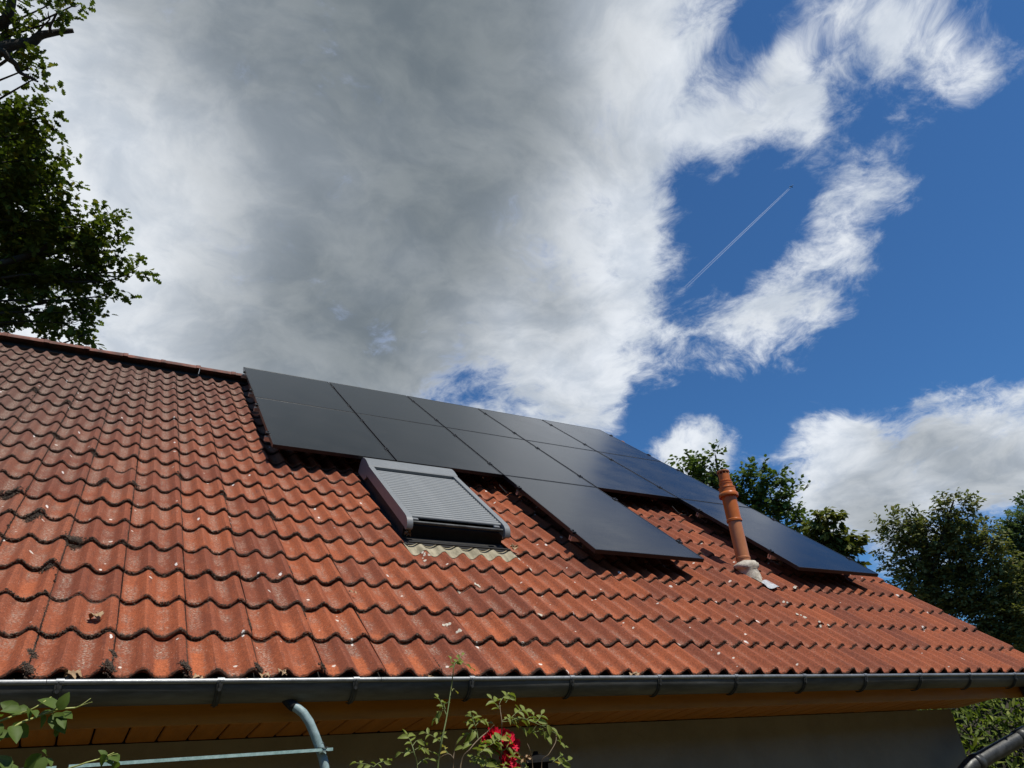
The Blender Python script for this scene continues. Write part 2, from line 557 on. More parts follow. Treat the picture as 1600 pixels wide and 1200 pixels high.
M_DECK = simple_noise_mat('dark_underlay', (0.012, 0.011, 0.010), (0.03, 0.026, 0.022), 6)
M_RIDGE = simple_noise_mat('ridge_tile_concrete', (0.085, 0.045, 0.034), (0.22, 0.085, 0.056), 9, 0.85, bump=0.5, obj=False)
M_MOSS = simple_noise_mat('dry_dark_moss', (0.016, 0.012, 0.009), (0.115, 0.078, 0.052), 60, 0.95, bump=0.6, obj=False)
M_ZINC = simple_noise_mat('weathered_zinc', (0.065, 0.067, 0.062), (0.155, 0.154, 0.142), 5, 0.60, metal=0.25, bump=0.08, obj=False, stretch=(0.4, 2, 2))
M_BEAD = simple_noise_mat('bright_zinc_bead', (0.17, 0.18, 0.185), (0.27, 0.285, 0.29), 9, 0.42, metal=0.4, bump=0.1, obj=False)
M_ZINC_DARK = simple_noise_mat('dark_zinc_strap', (0.03, 0.032, 0.03), (0.075, 0.077, 0.075), 12, 0.45, metal=0.4, bump=0.1, obj=False)
M_GUARD = simple_noise_mat('black_gutter_guard', (0.008, 0.008, 0.009), (0.03, 0.03, 0.03), 90, 0.7, bump=0.8, bdist=0.006, obj=False)
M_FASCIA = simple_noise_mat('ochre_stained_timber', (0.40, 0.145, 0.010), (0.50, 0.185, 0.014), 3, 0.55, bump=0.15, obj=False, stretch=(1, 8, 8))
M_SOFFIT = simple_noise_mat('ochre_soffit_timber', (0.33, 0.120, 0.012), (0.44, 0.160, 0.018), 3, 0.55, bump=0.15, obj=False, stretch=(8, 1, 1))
M_WALL = simple_noise_mat('rendered_wall', (0.24, 0.208, 0.145), (0.29, 0.252, 0.178), 4, 0.9, bump=0.5, bdist=0.006, obj=False)
M_GREYPAINT = simple_noise_mat('grey_powder_coat', (0.165, 0.174, 0.174), (0.190, 0.200, 0.200), 5, 0.42, bump=0.03)
M_SLAT = simple_noise_mat('grey_shutter_slat', (0.185, 0.195, 0.193), (0.215, 0.225, 0.222), 5, 0.5, bump=0.03)
M_BLACK = simple_noise_mat('black_rubber', (0.006, 0.006, 0.006), (0.014, 0.0135, 0.013), 20, 0.75, bump=0.15)
M_FRAME = simple_noise_mat('black_anodised_frame', (0.012, 0.012, 0.013), (0.02, 0.02, 0.021), 20, 0.38, metal=0.3, bump=0.02)
M_ALU = simple_noise_mat('bare_aluminium', (0.55, 0.55, 0.55), (0.68, 0.68, 0.68), 20, 0.32, metal=0.9, bump=0.03)
M_TERRA = simple_noise_mat('orange_plastic_pipe', (0.40, 0.150, 0.058), (0.47, 0.18, 0.072), 5, 0.42, bump=0.03)
M_TERRA_UP = simple_noise_mat('bright_orange_plastic', (0.42, 0.105, 0.014), (0.48, 0.128, 0.019), 5, 0.38, bump=0.03)
M_MORTAR = simple_noise_mat('pale_mortar', (0.36, 0.31, 0.24), (0.60, 0.54, 0.44), 22, 0.95, bump=0.8, bdist=0.01)
M_LEAD = simple_noise_mat('bright_lead_sheet', (0.30, 0.31, 0.32), (0.48, 0.49, 0.50), 14, 0.5, metal=0.3, bump=0.2)
M_APRON = simple_noise_mat('stained_lead_apron', (0.19, 0.165, 0.105), (0.38, 0.33, 0.22), 5, 0.7, metal=0.0, bump=0.2, obj=False, stretch=(5, 1, 1))
M_PLASTER = simple_noise_mat('pale_mortar_smear', (0.45, 0.40, 0.31), (0.66, 0.61, 0.50), 40, 0.95, bump=0.8, bdist=0.006, obj=False)
M_DRY = simple_noise_mat('dry_leaf', (0.20, 0.12, 0.06), (0.42, 0.29, 0.16), 30, 0.8, bump=0.3)
M_BARK = simple_noise_mat('tree_bark', (0.035, 0.028, 0.020), (0.085, 0.070, 0.052), 9, 0.9, bump=0.8, bdist=0.02, stretch=(3, 3, 0.8))
M_BARKDK = simple_noise_mat('dark_limb_bark', (0.02, 0.017, 0.013), (0.05, 0.042, 0.032), 9, 0.9, bump=0.8, bdist=0.02)
M_ARCH = simple_noise_mat('oxidised_blue_grey_steel', (0.19, 0.27, 0.27), (0.30, 0.40, 0.41), 28, 0.5, bump=0.15, detail=6)
M_BAR = simple_noise_mat('grey_green_steel_bar', (0.20, 0.32, 0.30), (0.34, 0.48, 0.46), 28, 0.5, bump=0.15)
M_LANTERN = simple_noise_mat('black_cast_iron', (0.004, 0.004, 0.004), (0.009, 0.009, 0.009), 20, 0.85, bump=0.2, spec=0.15)
M_STEM = simple_noise_mat('green_rose_stem', (0.10, 0.15, 0.04), (0.20, 0.22, 0.08), 14, 0.6, bump=0.1)
M_WOODY = simple_noise_mat('brown_rose_stem', (0.14, 0.10, 0.06), (0.26, 0.19, 0.11), 14, 0.7, bump=0.2)
M_GRASS = simple_noise_mat('dry_lawn', (0.050, 0.046, 0.018), (0.090, 0.075, 0.030), 3, 0.95, bump=0.6, bdist=0.03, obj=False)


def leaf_material(name, dark, light, alt=None, alt_p=0.1, trans=0.35, rough=0.45):
    m, t, b = material(name, rough=rough + 0.15, spec=0.22)
    r = t.island()
    col = t.mix(r, dark, light)
    if alt:
        r2, _ = t.white(t.comb(r, 0.3, 0.7))
        col = t.mix(t.ss(r2, 1 - alt_p, 1 - alt_p + 0.02), col, alt)
    n = t.noise(t.pos(), 40.0, 2)
    col = t.mix(1.0, col, t.mix(n, (0.8, 0.8, 0.8), (1.2, 1.2, 1.2)), 'MULTIPLY')
    t.link(col, b.inputs['Base Color'])
    tr = m.node_tree.nodes.new('ShaderNodeBsdfTranslucent')
    t.link(t.mix(1.0, col, (1.25, 1.35, 0.55), 'MULTIPLY'), tr.inputs['Color'])
    mx = m.node_tree.nodes.new('ShaderNodeMixShader')
    mx.inputs[0].default_value = trans
    out = m.node_tree.nodes['Material Output']
    m.node_tree.links.new(b.outputs[0], mx.inputs[1])
    m.node_tree.links.new(tr.outputs[0], mx.inputs[2])
    m.node_tree.links.new(mx.outputs[0], out.inputs['Surface'])
    return m


M_OAK = leaf_material('oak_leaf', (0.032, 0.055, 0.010), (0.120, 0.155, 0.026), (0.19, 0.19, 0.035), 0.08, 0.30)
M_ALDER = leaf_material('dark_round_leaf', (0.048, 0.085, 0.026), (0.145, 0.195, 0.056), None, 0.1, 0.28)
M_CHERRY = leaf_material('yellow_green_leaf', (0.080, 0.100, 0.020), (0.185, 0.185, 0.040), (0.20, 0.14, 0.04), 0.08, 0.28)
M_BIGTREE = leaf_material('olive_leaf', (0.075, 0.092, 0.036), (0.205, 0.215, 0.078), (0.22, 0.18, 0.07), 0.10, 0.28)
M_BLUETREE = leaf_material('blue_green_leaf', (0.050, 0.080, 0.038), (0.135, 0.180, 0.085), None, 0.1, 0.28)
M_HEDGE = leaf_material('bright_hedge_leaf', (0.055, 0.090, 0.012), (0.160, 0.205, 0.028), (0.22, 0.25, 0.05), 0.12, 0.35)
M_ROSELEAF = leaf_material('rose_leaf', (0.125, 0.165, 0.030), (0.230, 0.265, 0.060), None, 0.1, 0.3, 0.35)
M_CLIMBLEAF = leaf_material('climber_leaf', (0.060, 0.105, 0.018), (0.110, 0.160, 0.030), None, 0.1, 0.35, 0.4)
M_YELLOWLEAF = leaf_material('yellowing_rose_leaf', (0.28, 0.25, 0.05), (0.38, 0.32, 0.07), None, 0.1, 0.3, 0.4)
M_PETAL = leaf_material('crimson_petal', (0.55, 0.008, 0.035), (0.74, 0.020, 0.075), None, 0.1, 0.3, 0.5)


def glass_material():
    m, t, b = material('black_solar_glass', rough=0.16, spec=0.40)
    P = t.obj()
    s = t.sep(P)
    # thin busbar lines across the cells, faint cell gaps
    ln = t.math('FRACT', t.math('MULTIPLY', s[1], 55.0))
    line = t.ss(t.math('ABSOLUTE', t.math('SUBTRACT', ln, 0.5)), 0.42, 0.49)
    n = t.noise(t.vec('MULTIPLY', P, (3, 40, 1)), 1.0, 4, 0.6)
    col = t.mix(t.math('MULTIPLY', line, 0.35), (0.0065, 0.0070, 0.0085), (0.016, 0.017, 0.019))
    dust = t.noise(P, 2.5, 6, 0.6)
    col = t.mix(t.ss(dust, 0.35, 0.8, 0.0, 0.18), col, (0.05, 0.047, 0.042))
    t.link(col, b.inputs['Base Color'])
    t.link(t.ss(t.math('ADD', dust, t.math('MULTIPLY', n, 0.5)), 0.4, 1.1, 0.11, 0.21), b.inputs['Roughness'])
    t.link(t.bump(t.math('ADD', n, t.math('MULTIPLY', line, 0.3)), 0.015, 0.002), b.inputs['Normal'])
    return m


M_GLASS = glass_material()

# ------------------------------------------------------------------ ground
g = MB()
g.grid([[(x, y, 0.0) for x in (-400, -60, -15, 15, 60, 400)] for y in (-400, -60, -15, 15, 60, 400)])
tag(g.build('lawn', M_GRASS), kind='structure')

# ------------------------------------------------------------------ house
house = thing('house', 'low house with weathered red tiled roof, zinc gutter and ochre eaves', 'house', (0, 0, 0))
UL, UR, RIDGE_V = -4.2, 6.93, 6.82
RY, RZ = RIDGE_V * CT, RIDGE_V * ST + EAVE
WY = 0.35                                    # front wall plane
WX1 = 5.83
BACK_EAVE_Y = 2 * RY

w = MB()
w.box((-4.0, WY, -0.2), (WX1, WY + 0.3, EAVE - 0.262))
w.box((-4.0, BACK_EAVE_Y - WY - 0.3, -0.2), (WX1, BACK_EAVE_Y - WY, EAVE - 0.262))
for x0, x1 in ((-4.0, -3.7), (WX1 - 0.3, WX1)):
    yb = BACK_EAVE_Y - WY
    for xx in (x0, x1):
        pass
    zt = lambda y: EAVE + min(y, BACK_EAVE_Y - y) * math.tan(PITCH) - 0.20
    prof = [(WY + 0.301, -0.2), (yb - 0.301, -0.2), (yb - 0.301, zt(yb - 0.301)), (RY, zt(RY)), (WY + 0.301, zt(WY + 0.301))]
    vs = [(x0, y, z) for y, z in prof] + [(x1, y, z) for y, z in prof]
    n5 = len(prof)
    fs = [tuple(range(n5)), tuple(range(2 * n5 - 1, n5 - 1, -1))] + [(i, i + n5, (i + 1) % n5 + n5, (i + 1) % n5) for i in range(n5)]
    w.add(vs, fs)
w.build('wall', M_WALL, house)

rf = MB()
T = lambda u, v, n: rw(u, v, n)
rf.box((UL, -0.01, -0.135), (UR - 0.03, RIDGE_V, -0.080), T)
TB = lambda u, v, n: (u, BACK_EAVE_Y - (v * CT - n * ST), v * ST + n * CT + EAVE)
rf.box((UL, -0.01, -0.135), (UR - 0.03, RIDGE_V - 0.003, -0.040), TB)
roof = rf.build('roof', M_DECK, house)

# --- tiles
NOSE = [(0.008, -0.027), (0.001, -0.019), (0.0005, -0.010), (0.006, -0.003), (0.018, -0.0012), (0.12, -0.0080), (0.24, -0.0158), (0.372, -0.0245)]
H_WAVE = 0.041


def wave_z(u):
    a = 2 * np.pi * u / WAVE
    return H_WAVE * (0.5 * np.cos(a) + 0.085 * np.cos(2 * a) - 0.585)


def tile_mesh(name, seed, x0=0.0, x1=0.3, skirt_r=0.012, wave=12):
    rng = np.random.default_rng(seed)
    nx = max(3, int(round((x1 - x0) / 0.15 * wave)) + 1)
    xs = np.linspace(x0 + 0.0015, x1 - 0.0015, nx)
    jit = rng.normal(0, 0.0012, nx)
    jit = np.convolve(np.pad(jit, 2, mode='edge'), np.ones(5) / 5, mode='valid') * 1.6
    rows = []
    for i, (v, dn) in enumerate(NOSE):
        z = wave_z(xs + SEAM) + dn
        vv = np.full(nx, v) + (jit * 1.5 if i < 5 else 0) + (rng.normal(0, 0.0009, nx) if i < 4 else 0)
        z = z + (rng.normal(0, 0.0008, nx) if 0 < i < 4 else 0)
        row = np.stack([xs, vv, z], 1)
        a, b_ = row[0].copy(), row[-1].copy()
        a[2] -= 0.012
        b_[2] -= skirt_r
        rows.append(np.vstack([a, row, b_]))
    mb = MB()
    mb.grid(np.array(rows))
    return mb.mesh(name, M_TILE, smooth=True)


TILE_MESHES = [tile_mesh('roof_tile', 100 + i) for i in range(8)]
VERGE_MESHES = [tile_mesh('verge_tile', 200 + i, skirt_r=0.075) for i in range(4)]
NROW = 20
WIN_U0, WIN_U1 = 1.53, 2.43
tiles = []
for k in range(NROW):
    for i in range(-14, 23):
        u0 = SEAM + 0.3 * i
        if 5 <= i <= 7 and 5 <= k <= 9:
            continue                              # the roof window stands here
        c = rw(u0 + 0.15, (k + 0.5) * GAUGE, 0)
        px, py, dz = project(c)
        hidden = False
        uc, vc = u0 + 0.15, (k + 0.5) * GAUGE
        if 1.1 < uc < 6.4 and vc > 3.75:
            hidden = True
        inside = -60 < px < 1660 and -50 < py < 1250
        a = np.array(project(rw(u0, k * GAUGE, 0))[:2])
        b_ = np.array(project(rw(u0 + 0.3, k * GAUGE, 0))[:2])
        c_ = np.array(project(rw(u0, (k + 1) * GAUGE, 0))[:2])
        area = abs(np.cross(b_ - a, c_ - a)) if inside and not hidden else 0.0
        tiles.append((area, k, i))
tiles.sort(key=lambda q: -q[0])


def tile_matrix(k, i, rnd):
    u0 = SEAM + 0.3 * i
    p = rw(u0 + rnd.gauss(0, 0.0008), k * GAUGE + rnd.gauss(0, 0.0034), rnd.gauss(0, 0.0015))
    return Matrix.Translation(Vector(p)) @ Euler((PITCH + rnd.gauss(0, 0.005), rnd.gauss(0, 0.006), rnd.gauss(0, 0.005))).to_matrix().to_4x4()


rt = random.Random(3)
rest_v, rest_f, nv = [], [], 0
for j, (area, k, i) in enumerate(tiles):
    me = rt.choice(VERGE_MESHES if i == 22 else TILE_MESHES)
    mat = tile_matrix(k, i, rt)
    if j < 300 and area > 0:
        o = link('roof_tile', me, roof)
        o.matrix_world = mat
    else:
        co = np.empty(len(me.vertices) * 3, np.float32)
        me.vertices.foreach_get('co', co)
        co = co.reshape(-1, 3)
        A = np.array(mat)
        rest_v.append(co @ A[:3, :3].T + A[:3, 3])
        fi = np.empty(len(me.loops), np.int32)
        me.loops.foreach_get('vertex_index', fi)
        rest_f.append(fi.reshape(-1, 4) + nv)
        nv += len(co)
me = bpy.data.meshes.new('roof_tile_field')
me.from_pydata(np.vstack(rest_v).tolist(), [], np.vstack(rest_f).tolist())
me.materials.append(M_TILE)
me.polygons.foreach_set('use_smooth', [True] * len(me.polygons))
me.set_sharp_from_angle(angle=R(40))
tag(link('roof_tile_field', me, roof), kind='stuff')

# --- ridge tiles
def ridge_mesh(seed):
    rng = np.random.default_rng(seed)
    mb = MB()
    rows = []
    for x, r0 in ((0.0, 0.112), (0.03, 0.112), (0.20, 0.115), (0.365, 0.117), (0.372, 0.1235), (0.420, 0.1245), (0.421, 0.112)):
        ring = []
        for a in np.linspace(R(6), R(174), 17):
            r_ = r0 + rng.normal(0, 0.0012)
            ring.append((x, -math.cos(a) * r_ * 1.15, math.sin(a) * r_ * 0.80))
        rows.append(ring)
    mb.grid(np.array(rows), flip=True)
    return mb.mesh('ridge_tile', M_RIDGE, smooth=True)


RIDGE_MESHES = [ridge_mesh(i) for i in range(4)]
for j in range(-6, 17):
    o = link('ridge_tile', RIDGE_MESHES[j % 4], roof)
    o.location = (-0.12 + 0.412 * j + rt.gauss(0, 0.004), RY, RZ - 0.028 + rt.gauss(0, 0.003))
    o.rotation_euler = (rt.gauss(0, 0.02), rt.gauss(0, 0.004), rt.gauss(0, 0.006))
    if j == 16:
        o.location.z -= 0.045

# --- moss crust: tiny lumps on the butts and joints
def lumps(P, S, name, mat, parent):
    oc = np.array([(1, 0, 0), (-1, 0, 0), (0, 1, 0), (0, -1, 0), (0, 0, 0.8), (0, 0, -0.8)])
    of = [(0, 2, 4), (2, 1, 4), (1, 3, 4), (3, 0, 4), (2, 0, 5), (1, 2, 5), (3, 1, 5), (0, 3, 5)]
    o = link(name, inst_mesh(name, P, unit(len(P)), unit(len(P)), S, oc, of, mat), parent)
    return tag(o, kind='stuff')


mp, ms = [], []
for k in range(1, NROW):
    n = int(6500 if k < 7 else 2500)
    uu = RNG.uniform(-2.2, 6.9, n)
    keep = RNG.uniform(0, 1, n) < np.clip(1.05 - 0.15 * np.maximum(uu, 0), 0.25, 1) * np.clip(0.45 + 0.55 * np.sin(uu * 3.1 + k * 2.3) + 0.4 * np.sin(uu * 11 + k), 0.1, 1)
    uu = uu[keep]
    uu = uu[~((uu > 1.5) & (uu < 2.45) & (5 <= k <= 10))]
    for x in uu:
        z = float(wave_z(x))
        mp.append(rw(x, k * GAUGE + RNG.normal(-0.0005, 0.003), z - RNG.uniform(0.001, 0.026)))
        ms.append(RNG.uniform(0.0020, 0.0058) * (1.0 if x > 1 else 1.2))
for k in range(NROW):                             # side joints
    for i in range(-6, 12):
        if RNG.uniform() < 0.55 - 0.04 * i:
            n = RNG.integers(4, 34)
            t0 = RNG.uniform(0, 0.6)
            for q in range(n):
                vv = k * GAUGE + (t0 + RNG.uniform(0, 0.4)) * GAUGE
                if vv > (k + 1) * GAUGE:
                    continue
                x = SEAM + 0.3 * i + RNG.normal(0, 0.003)
                mp.append(rw(x, vv, float(wave_z(x)) - 0.022 * (vv / GAUGE - k) + 0.001))
                ms.append(RNG.uniform(0.002, 0.0065))
# bigger cushions, thickest on the left side of the roof
for (uc, vc, r_, n) in ((-0.77, 1.66, 0.055, 260), (-0.54, 1.37, 0.05, 240), (-0.62, 1.00, 0.035, 60), (-0.47, 2.36, 0.04, 90), (-0.95, 2.02, 0.05, 140), (-0.27, 2.38, 0.035, 80),
                        (0.03, 2.68, 0.03, 60), (-0.57, 3.02, 0.03, 60), (-0.86, 3.36, 0.035, 80), (-1.2, 4.7, 0.05, 90), (-0.9, 4.4, 0.04, 80), (0.32, 2.35, 0.03, 60), (0.63, 2.02, 0.03, 50),
                        (-0.28, 0.03, 0.03, 110), (-0.57, 0.03, 0.03, 110), (0.02, 0.03, 0.028, 100), (0.33, 0.03, 0.022, 60), (0.62, 0.03, 0.018, 30), (-0.85, 0.4, 0.03, 60), (-0.57, 0.15, 0.02, 90), (-0.27, 0.16, 0.016, 70)):
    for q in range(n * 3):
        a = RNG.normal(0, 0.45, 2)
        x, vv = uc + a[0] * r_, vc + a[1] * r_ * 1.3
        mp.append(rw(x, vv, float(wave_z(x)) - 0.022 * (vv / GAUGE - math.floor(vv / GAUGE)) + RNG.uniform(-0.004, 0.012) * math.exp(-1.5 * (a[0] ** 2 + a[1] ** 2))))
        ms.append(RNG.uniform(0.002, 0.0060))
lumps(np.array(mp), np.array(ms), 'moss', M_MOSS, roof)

# --- verge board and fascia, soffit
vb = MB()
vb.box((UR - 0.028, -0.01, -0.24), (UR - 0.006, RIDGE_V, -0.085), T)
vb.build('verge_board', M_FASCIA, house)
fa = MB()
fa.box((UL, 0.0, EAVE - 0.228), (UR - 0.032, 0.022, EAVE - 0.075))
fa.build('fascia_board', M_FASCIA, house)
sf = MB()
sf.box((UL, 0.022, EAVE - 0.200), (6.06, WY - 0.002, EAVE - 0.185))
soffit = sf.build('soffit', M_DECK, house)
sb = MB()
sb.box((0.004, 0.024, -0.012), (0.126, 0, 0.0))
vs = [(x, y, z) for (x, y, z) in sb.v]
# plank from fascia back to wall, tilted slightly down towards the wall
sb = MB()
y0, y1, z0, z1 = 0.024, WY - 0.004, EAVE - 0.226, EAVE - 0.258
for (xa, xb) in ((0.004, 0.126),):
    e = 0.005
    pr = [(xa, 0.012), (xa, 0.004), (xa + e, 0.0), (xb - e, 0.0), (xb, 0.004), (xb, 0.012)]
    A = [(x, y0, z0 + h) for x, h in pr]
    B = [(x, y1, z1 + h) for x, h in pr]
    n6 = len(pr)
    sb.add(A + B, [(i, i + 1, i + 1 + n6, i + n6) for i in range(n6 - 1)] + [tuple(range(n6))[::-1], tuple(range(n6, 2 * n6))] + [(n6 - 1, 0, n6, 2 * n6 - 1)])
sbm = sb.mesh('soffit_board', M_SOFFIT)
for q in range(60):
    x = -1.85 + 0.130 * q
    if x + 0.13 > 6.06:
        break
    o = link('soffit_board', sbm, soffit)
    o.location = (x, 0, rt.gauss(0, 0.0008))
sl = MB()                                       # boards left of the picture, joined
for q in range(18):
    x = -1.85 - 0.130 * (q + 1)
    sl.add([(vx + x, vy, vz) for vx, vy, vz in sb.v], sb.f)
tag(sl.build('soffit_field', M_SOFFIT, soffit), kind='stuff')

# --- gutter
GC_Y, GC_Z, GR = -0.055, EAVE - 0.078, 0.078
GU0, GU1 = UL, 6.99
gut = MB()
ang = np.linspace(R(180), R(360), 19)           # front lip .. bottom .. back lip
prof = [(GC_Y + GR * math.cos(a), GC_Z + GR * math.sin(a)) for a in ang]
inner = [(GC_Y + (GR - 0.0025) * math.cos(a), GC_Z + (GR - 0.0025) * math.sin(a)) for a in ang[::-1]]
prof2 = prof + [(GC_Y + GR, GC_Z + 0.02), (GC_Y + GR - 0.0025, GC_Z + 0.02)] + inner
us = np.arange(GU0, GU1 + 0.01, 0.35)
us[-1] = GU1
gut.grid([[(u, y + 0.0012 * math.sin(u * 2.1), z + 0.0015 * math.sin(u * 1.3 + 1)) for y, z in prof2] for u in us], flip=True)
gutter = gut.build('gutter', M_ZINC, house, smooth=True)
bd = MB()
edges = [GU0, -2.3, -0.49, 0.85, 2.08, 2.86, 3.30, 4.71, GU1]
BY, BZ = GC_Y - GR + 0.001, GC_Z + 0.004
for a, b_ in zip(edges[:-1], edges[1:]):
    bd.tube([(a + 0.001, BY, BZ), ((a + b_) / 2, BY, BZ - 0.001), (b_ - 0.001, BY, BZ)], 0.0105, 12)
bd.build('bead', M_BEAD, gutter, smooth=True)
ec = MB()
ec.add([(GU1, y, z) for y, z in prof], [tuple(range(len(prof)))])
ec.build('end_cap', M_ZINC, gutter)
gd = MB()
gv = []
for u in np.arange(GU0, GU1, 0.05):
    gv.append([(u, y, GC_Z + 0.002 + 0.010 * math.sin((y + 0.13) / 0.15 * math.pi) + RNG.normal(0, 0.0012)) for y in np.linspace(GC_Y - GR + 0.012, GC_Y + GR - 0.004, 7)])
gd.grid(gv, flip=True)
gd.build('leaf_guard', M_GUARD, gutter)
br = MB()
pts = []
for a in np.linspace(R(178), R(285), 14):
    pts.append((GC_Y + (GR + 0.004) * math.cos(a), GC_Z + (GR + 0.004) * math.sin(a)))
for (yo, zo) in [(0.0, 0.0)]:
    rows = []
    for (y, z) in pts:
        d = np.array([y - GC_Y, z - GC_Z])
        d = d / np.linalg.norm(d)
        rows.append([(-0.013, y, z), (-0.012, y + d[0] * 0.004, z + d[1] * 0.004), (-0.004, y + d[0] * 0.0045, z + d[1] * 0.0045), (-0.003, y + d[0] * 0.009, z + d[1] * 0.009),
                     (0.003, y + d[0] * 0.009, z + d[1] * 0.009), (0.004, y + d[0] * 0.0045, z + d[1] * 0.0045), (0.012, y + d[0] * 0.004, z + d[1] * 0.004), (0.013, y, z)])
    br.grid(rows)
br.tube([(0, GC_Y - GR + 0.004, GC_Z - 0.030), (0, GC_Y - GR - 0.010, GC_Z - 0.032)], 0.0075, 8)
brm = br.mesh('gutter_bracket', M_ZINC_DARK, smooth=True)
cl = MB()
cl.tube([(-0.014, BY, BZ), (0.014, BY, BZ)], 0.0135, 12)
clm = cl.mesh('bead_clip', M_BEAD, smooth=True)
for q in range(-7, 12):
    u = 0.14 + 0.5885 * q
    if u < GU0 + 0.1:
        continue
    o = link('gutter_bracket', brm, gutter)
    o.location = (u, 0, 0)
    o = link('bead_clip', clm, gutter)
    o.location = (u + 0.004, 0, 0)
db = MB()                                       # crumbs of moss and litter lying on the guard
lp = [(RNG.uniform(-1.5, 6.8), RNG.uniform(-0.118, -0.04), GC_Z + 0.014) for _ in range(260)]
lumps(np.array(lp), RNG.uniform(0.002, 0.006, len(lp)), 'gutter_litter', M_DRY, gutter)

# --- downpipe at the right-hand end
dp = MB()
P_ = [(6.30, -0.05, EAVE - 0.150), (6.305, -0.05, EAVE - 0.175), (6.33, -0.04, EAVE - 0.235), (6.40, -0.02, EAVE - 0.32), (6.43, 0.0, EAVE - 0.38), (6.40, 0.02, EAVE - 0.425),
      (6.30, 0.045, EAVE - 0.47), (6.18, 0.07, EAVE - 0.505), (5.93, 0.11, EAVE - 0.57), (5.72, 0.145, EAVE - 0.625), (5.56, 0.17, EAVE - 0.67), (5.47, 0.19, EAVE - 0.72), (5.44, 0.20, EAVE - 0.82), (5.44, 0.20, 0.05)]
dp.tube(P_, 0.056, 18)
pipe = dp.build('downpipe', M_ZINC_DARK, house, smooth='all')
for (a, b_) in (((6.24, 0.058, EAVE - 0.487), (6.12, 0.078, EAVE - 0.519)), ((5.66, 0.154, EAVE - 0.641), (5.60, 0.164, EAVE - 0.658))):
    cr = MB()
    cr.tube([a, b_], 0.062, 18)
    cr.build('pipe_socket', M_ZINC_DARK, pipe, smooth='all')

# --- vent pipe
VP = rw(4.89, 1.66, 0.0)
vp = MB()
vp.lathe([(0.0645, -0.10), (0.0645, 0.09), (0.068, 0.092), (0.068, 0.108), (0.0635, 0.112), (0.0635, 0.455)], 32, VP)
vent = vp.build('vent_pipe', M_TERRA, house, smooth=True)
vu = MB()
vu.lathe([(0.070, 0.455), (0.0735, 0.458), (0.0735, 0.476), (0.069, 0.482), (0.069, 0.74)], 32, VP)
vu.build('upper_sleeve', M_TERRA_UP, vent, smooth=True)
vc_ = MB()
vc_.lathe([(0.071, 0.716), (0.092, 0.706), (0.094, 0.712), (0.094, 0.735), (0.090, 0.743), (0.080, 0.752), (0.078, 0.788), (0.081, 0.792), (0.081, 0.802), (0.068, 0.806), (0.064, 0.812), (0.064, 0.836),
           (0.067, 0.840), (0.067, 0.850), (0.056, 0.853), (0.056, 0.862), (0.060, 0.866), (0.060, 0.874), (0.054, 0.878), (0.053, 0.942)], 32, VP)
vc_.build('vent_cap', M_TERRA_UP, vent, smooth=True)
vr = MB()
vr.lathe([(0.050, 0.968), (0.060, 0.966), (0.061, 0.975), (0.058, 0.979), (0.0, 0.980)], 32, VP)
for q in range(10):
    a = 2 * math.pi * q / 10
    ca, sa = math.cos(a), math.sin(a)
    vr.box((-0.004, -0.004, 0.938), (0.004, 0.004, 0.968), lambda x, y, z: (VP[0] + ca * 0.050 + x, VP[1] + sa * 0.050 + y, VP[2] + z))
vr.build('rain_lid', M_TERRA, vent, smooth=True)
mo = MB()
rows = []
for i, (r_, z, tl) in enumerate(((0.105, -0.16, 0), (0.104, -0.06, 0), (0.098, -0.012, 0), (0.112, -0.005, .02), (0.114, 0.028, .02), (0.098, 0.05, .01), (0.066, 0.062, 0))):
    ring = []
    for q in range(33):
        a = 2 * math.pi * (q % 32) / 32
        rr = r_ + 0.006 * math.sin(3 * a + i) + 0.004 * math.sin(7 * a + 2 * i)
        ring.append((VP[0] + rr * math.cos(a) + 0.015 * (1 - (z + .16) / .22), VP[1] + rr * math.sin(a) - 0.03 * (1 - (z + .16) / .22), VP[2] + z + 0.008 * math.sin(2 * a + i) * (i > 1)))
    rows.append(ring)
mo.grid(rows)
mo.build('mortar_collar', M_MORTAR, vent, smooth='all')
lp_ = MB()
rows = []
for a in np.linspace(0, 1, 9):
    row = []
    for c in np.linspace(0, 1, 10):
        u, v = 4.80 + 0.20 * c, 1.335 + 0.16 * a - 0.05 * c
        row.append(rw(u, v, float(wave_z(u)) * 0.8 + 0.006 - 0.010 * a))
    rows.append(row)
lp_.grid(rows)
lp_.build('lead_patch', M_LEAD, vent, smooth='all')

# --- roof window with closed roller shutter
RW = rw(1.985, 1.66, 0.0)
win = MB()
win.box((1.56, 1.845, -0.10), (2.40, 3.24, 0.060), T)
win.box((1.56, 1.700, -0.10), (2.40, 1.845, -0.035), T)
win.box((1.535, 1.68, -0.10), (1.56, 3.3, -0.03), T)
window = win.build('roof_window', M_BLACK, house)
tag(window, 'roof window closed by a grey roller shutter')
bxm = MB()
rows = []
sec = [(2.985, 0.135), (2.985, 0.150), (2.995, 0.158), (3.10, 0.172), (3.16, 0.172), (3.21, 0.160), (3.245, 0.125), (3.255, 0.07), (3.255, 0.0), (3.03, 0.0), (2.985, 0.04)]
for u in (1.545, 1.549, 2.409, 2.413):
    k_ = 0.0 if u in (1.545, 2.413) else 1.0
    rows.append([rw(u, 3.12 + (v - 3.12) * (0.975 + 0.025 * k_), 0.09 + (n - 0.09) * (0.975 + 0.025 * k_)) for v, n in sec + sec[:1]])
bxm.grid(rows)
bxm.add([rows[0][i] for i in range(len(sec))], [tuple(range(len(sec)))])
bxm.add([rows[-1][i] for i in range(len(sec))], [tuple(range(len(sec)))[::-1]])
bxm.build('shutter_box', M_GREYPAINT, window, smooth=True)
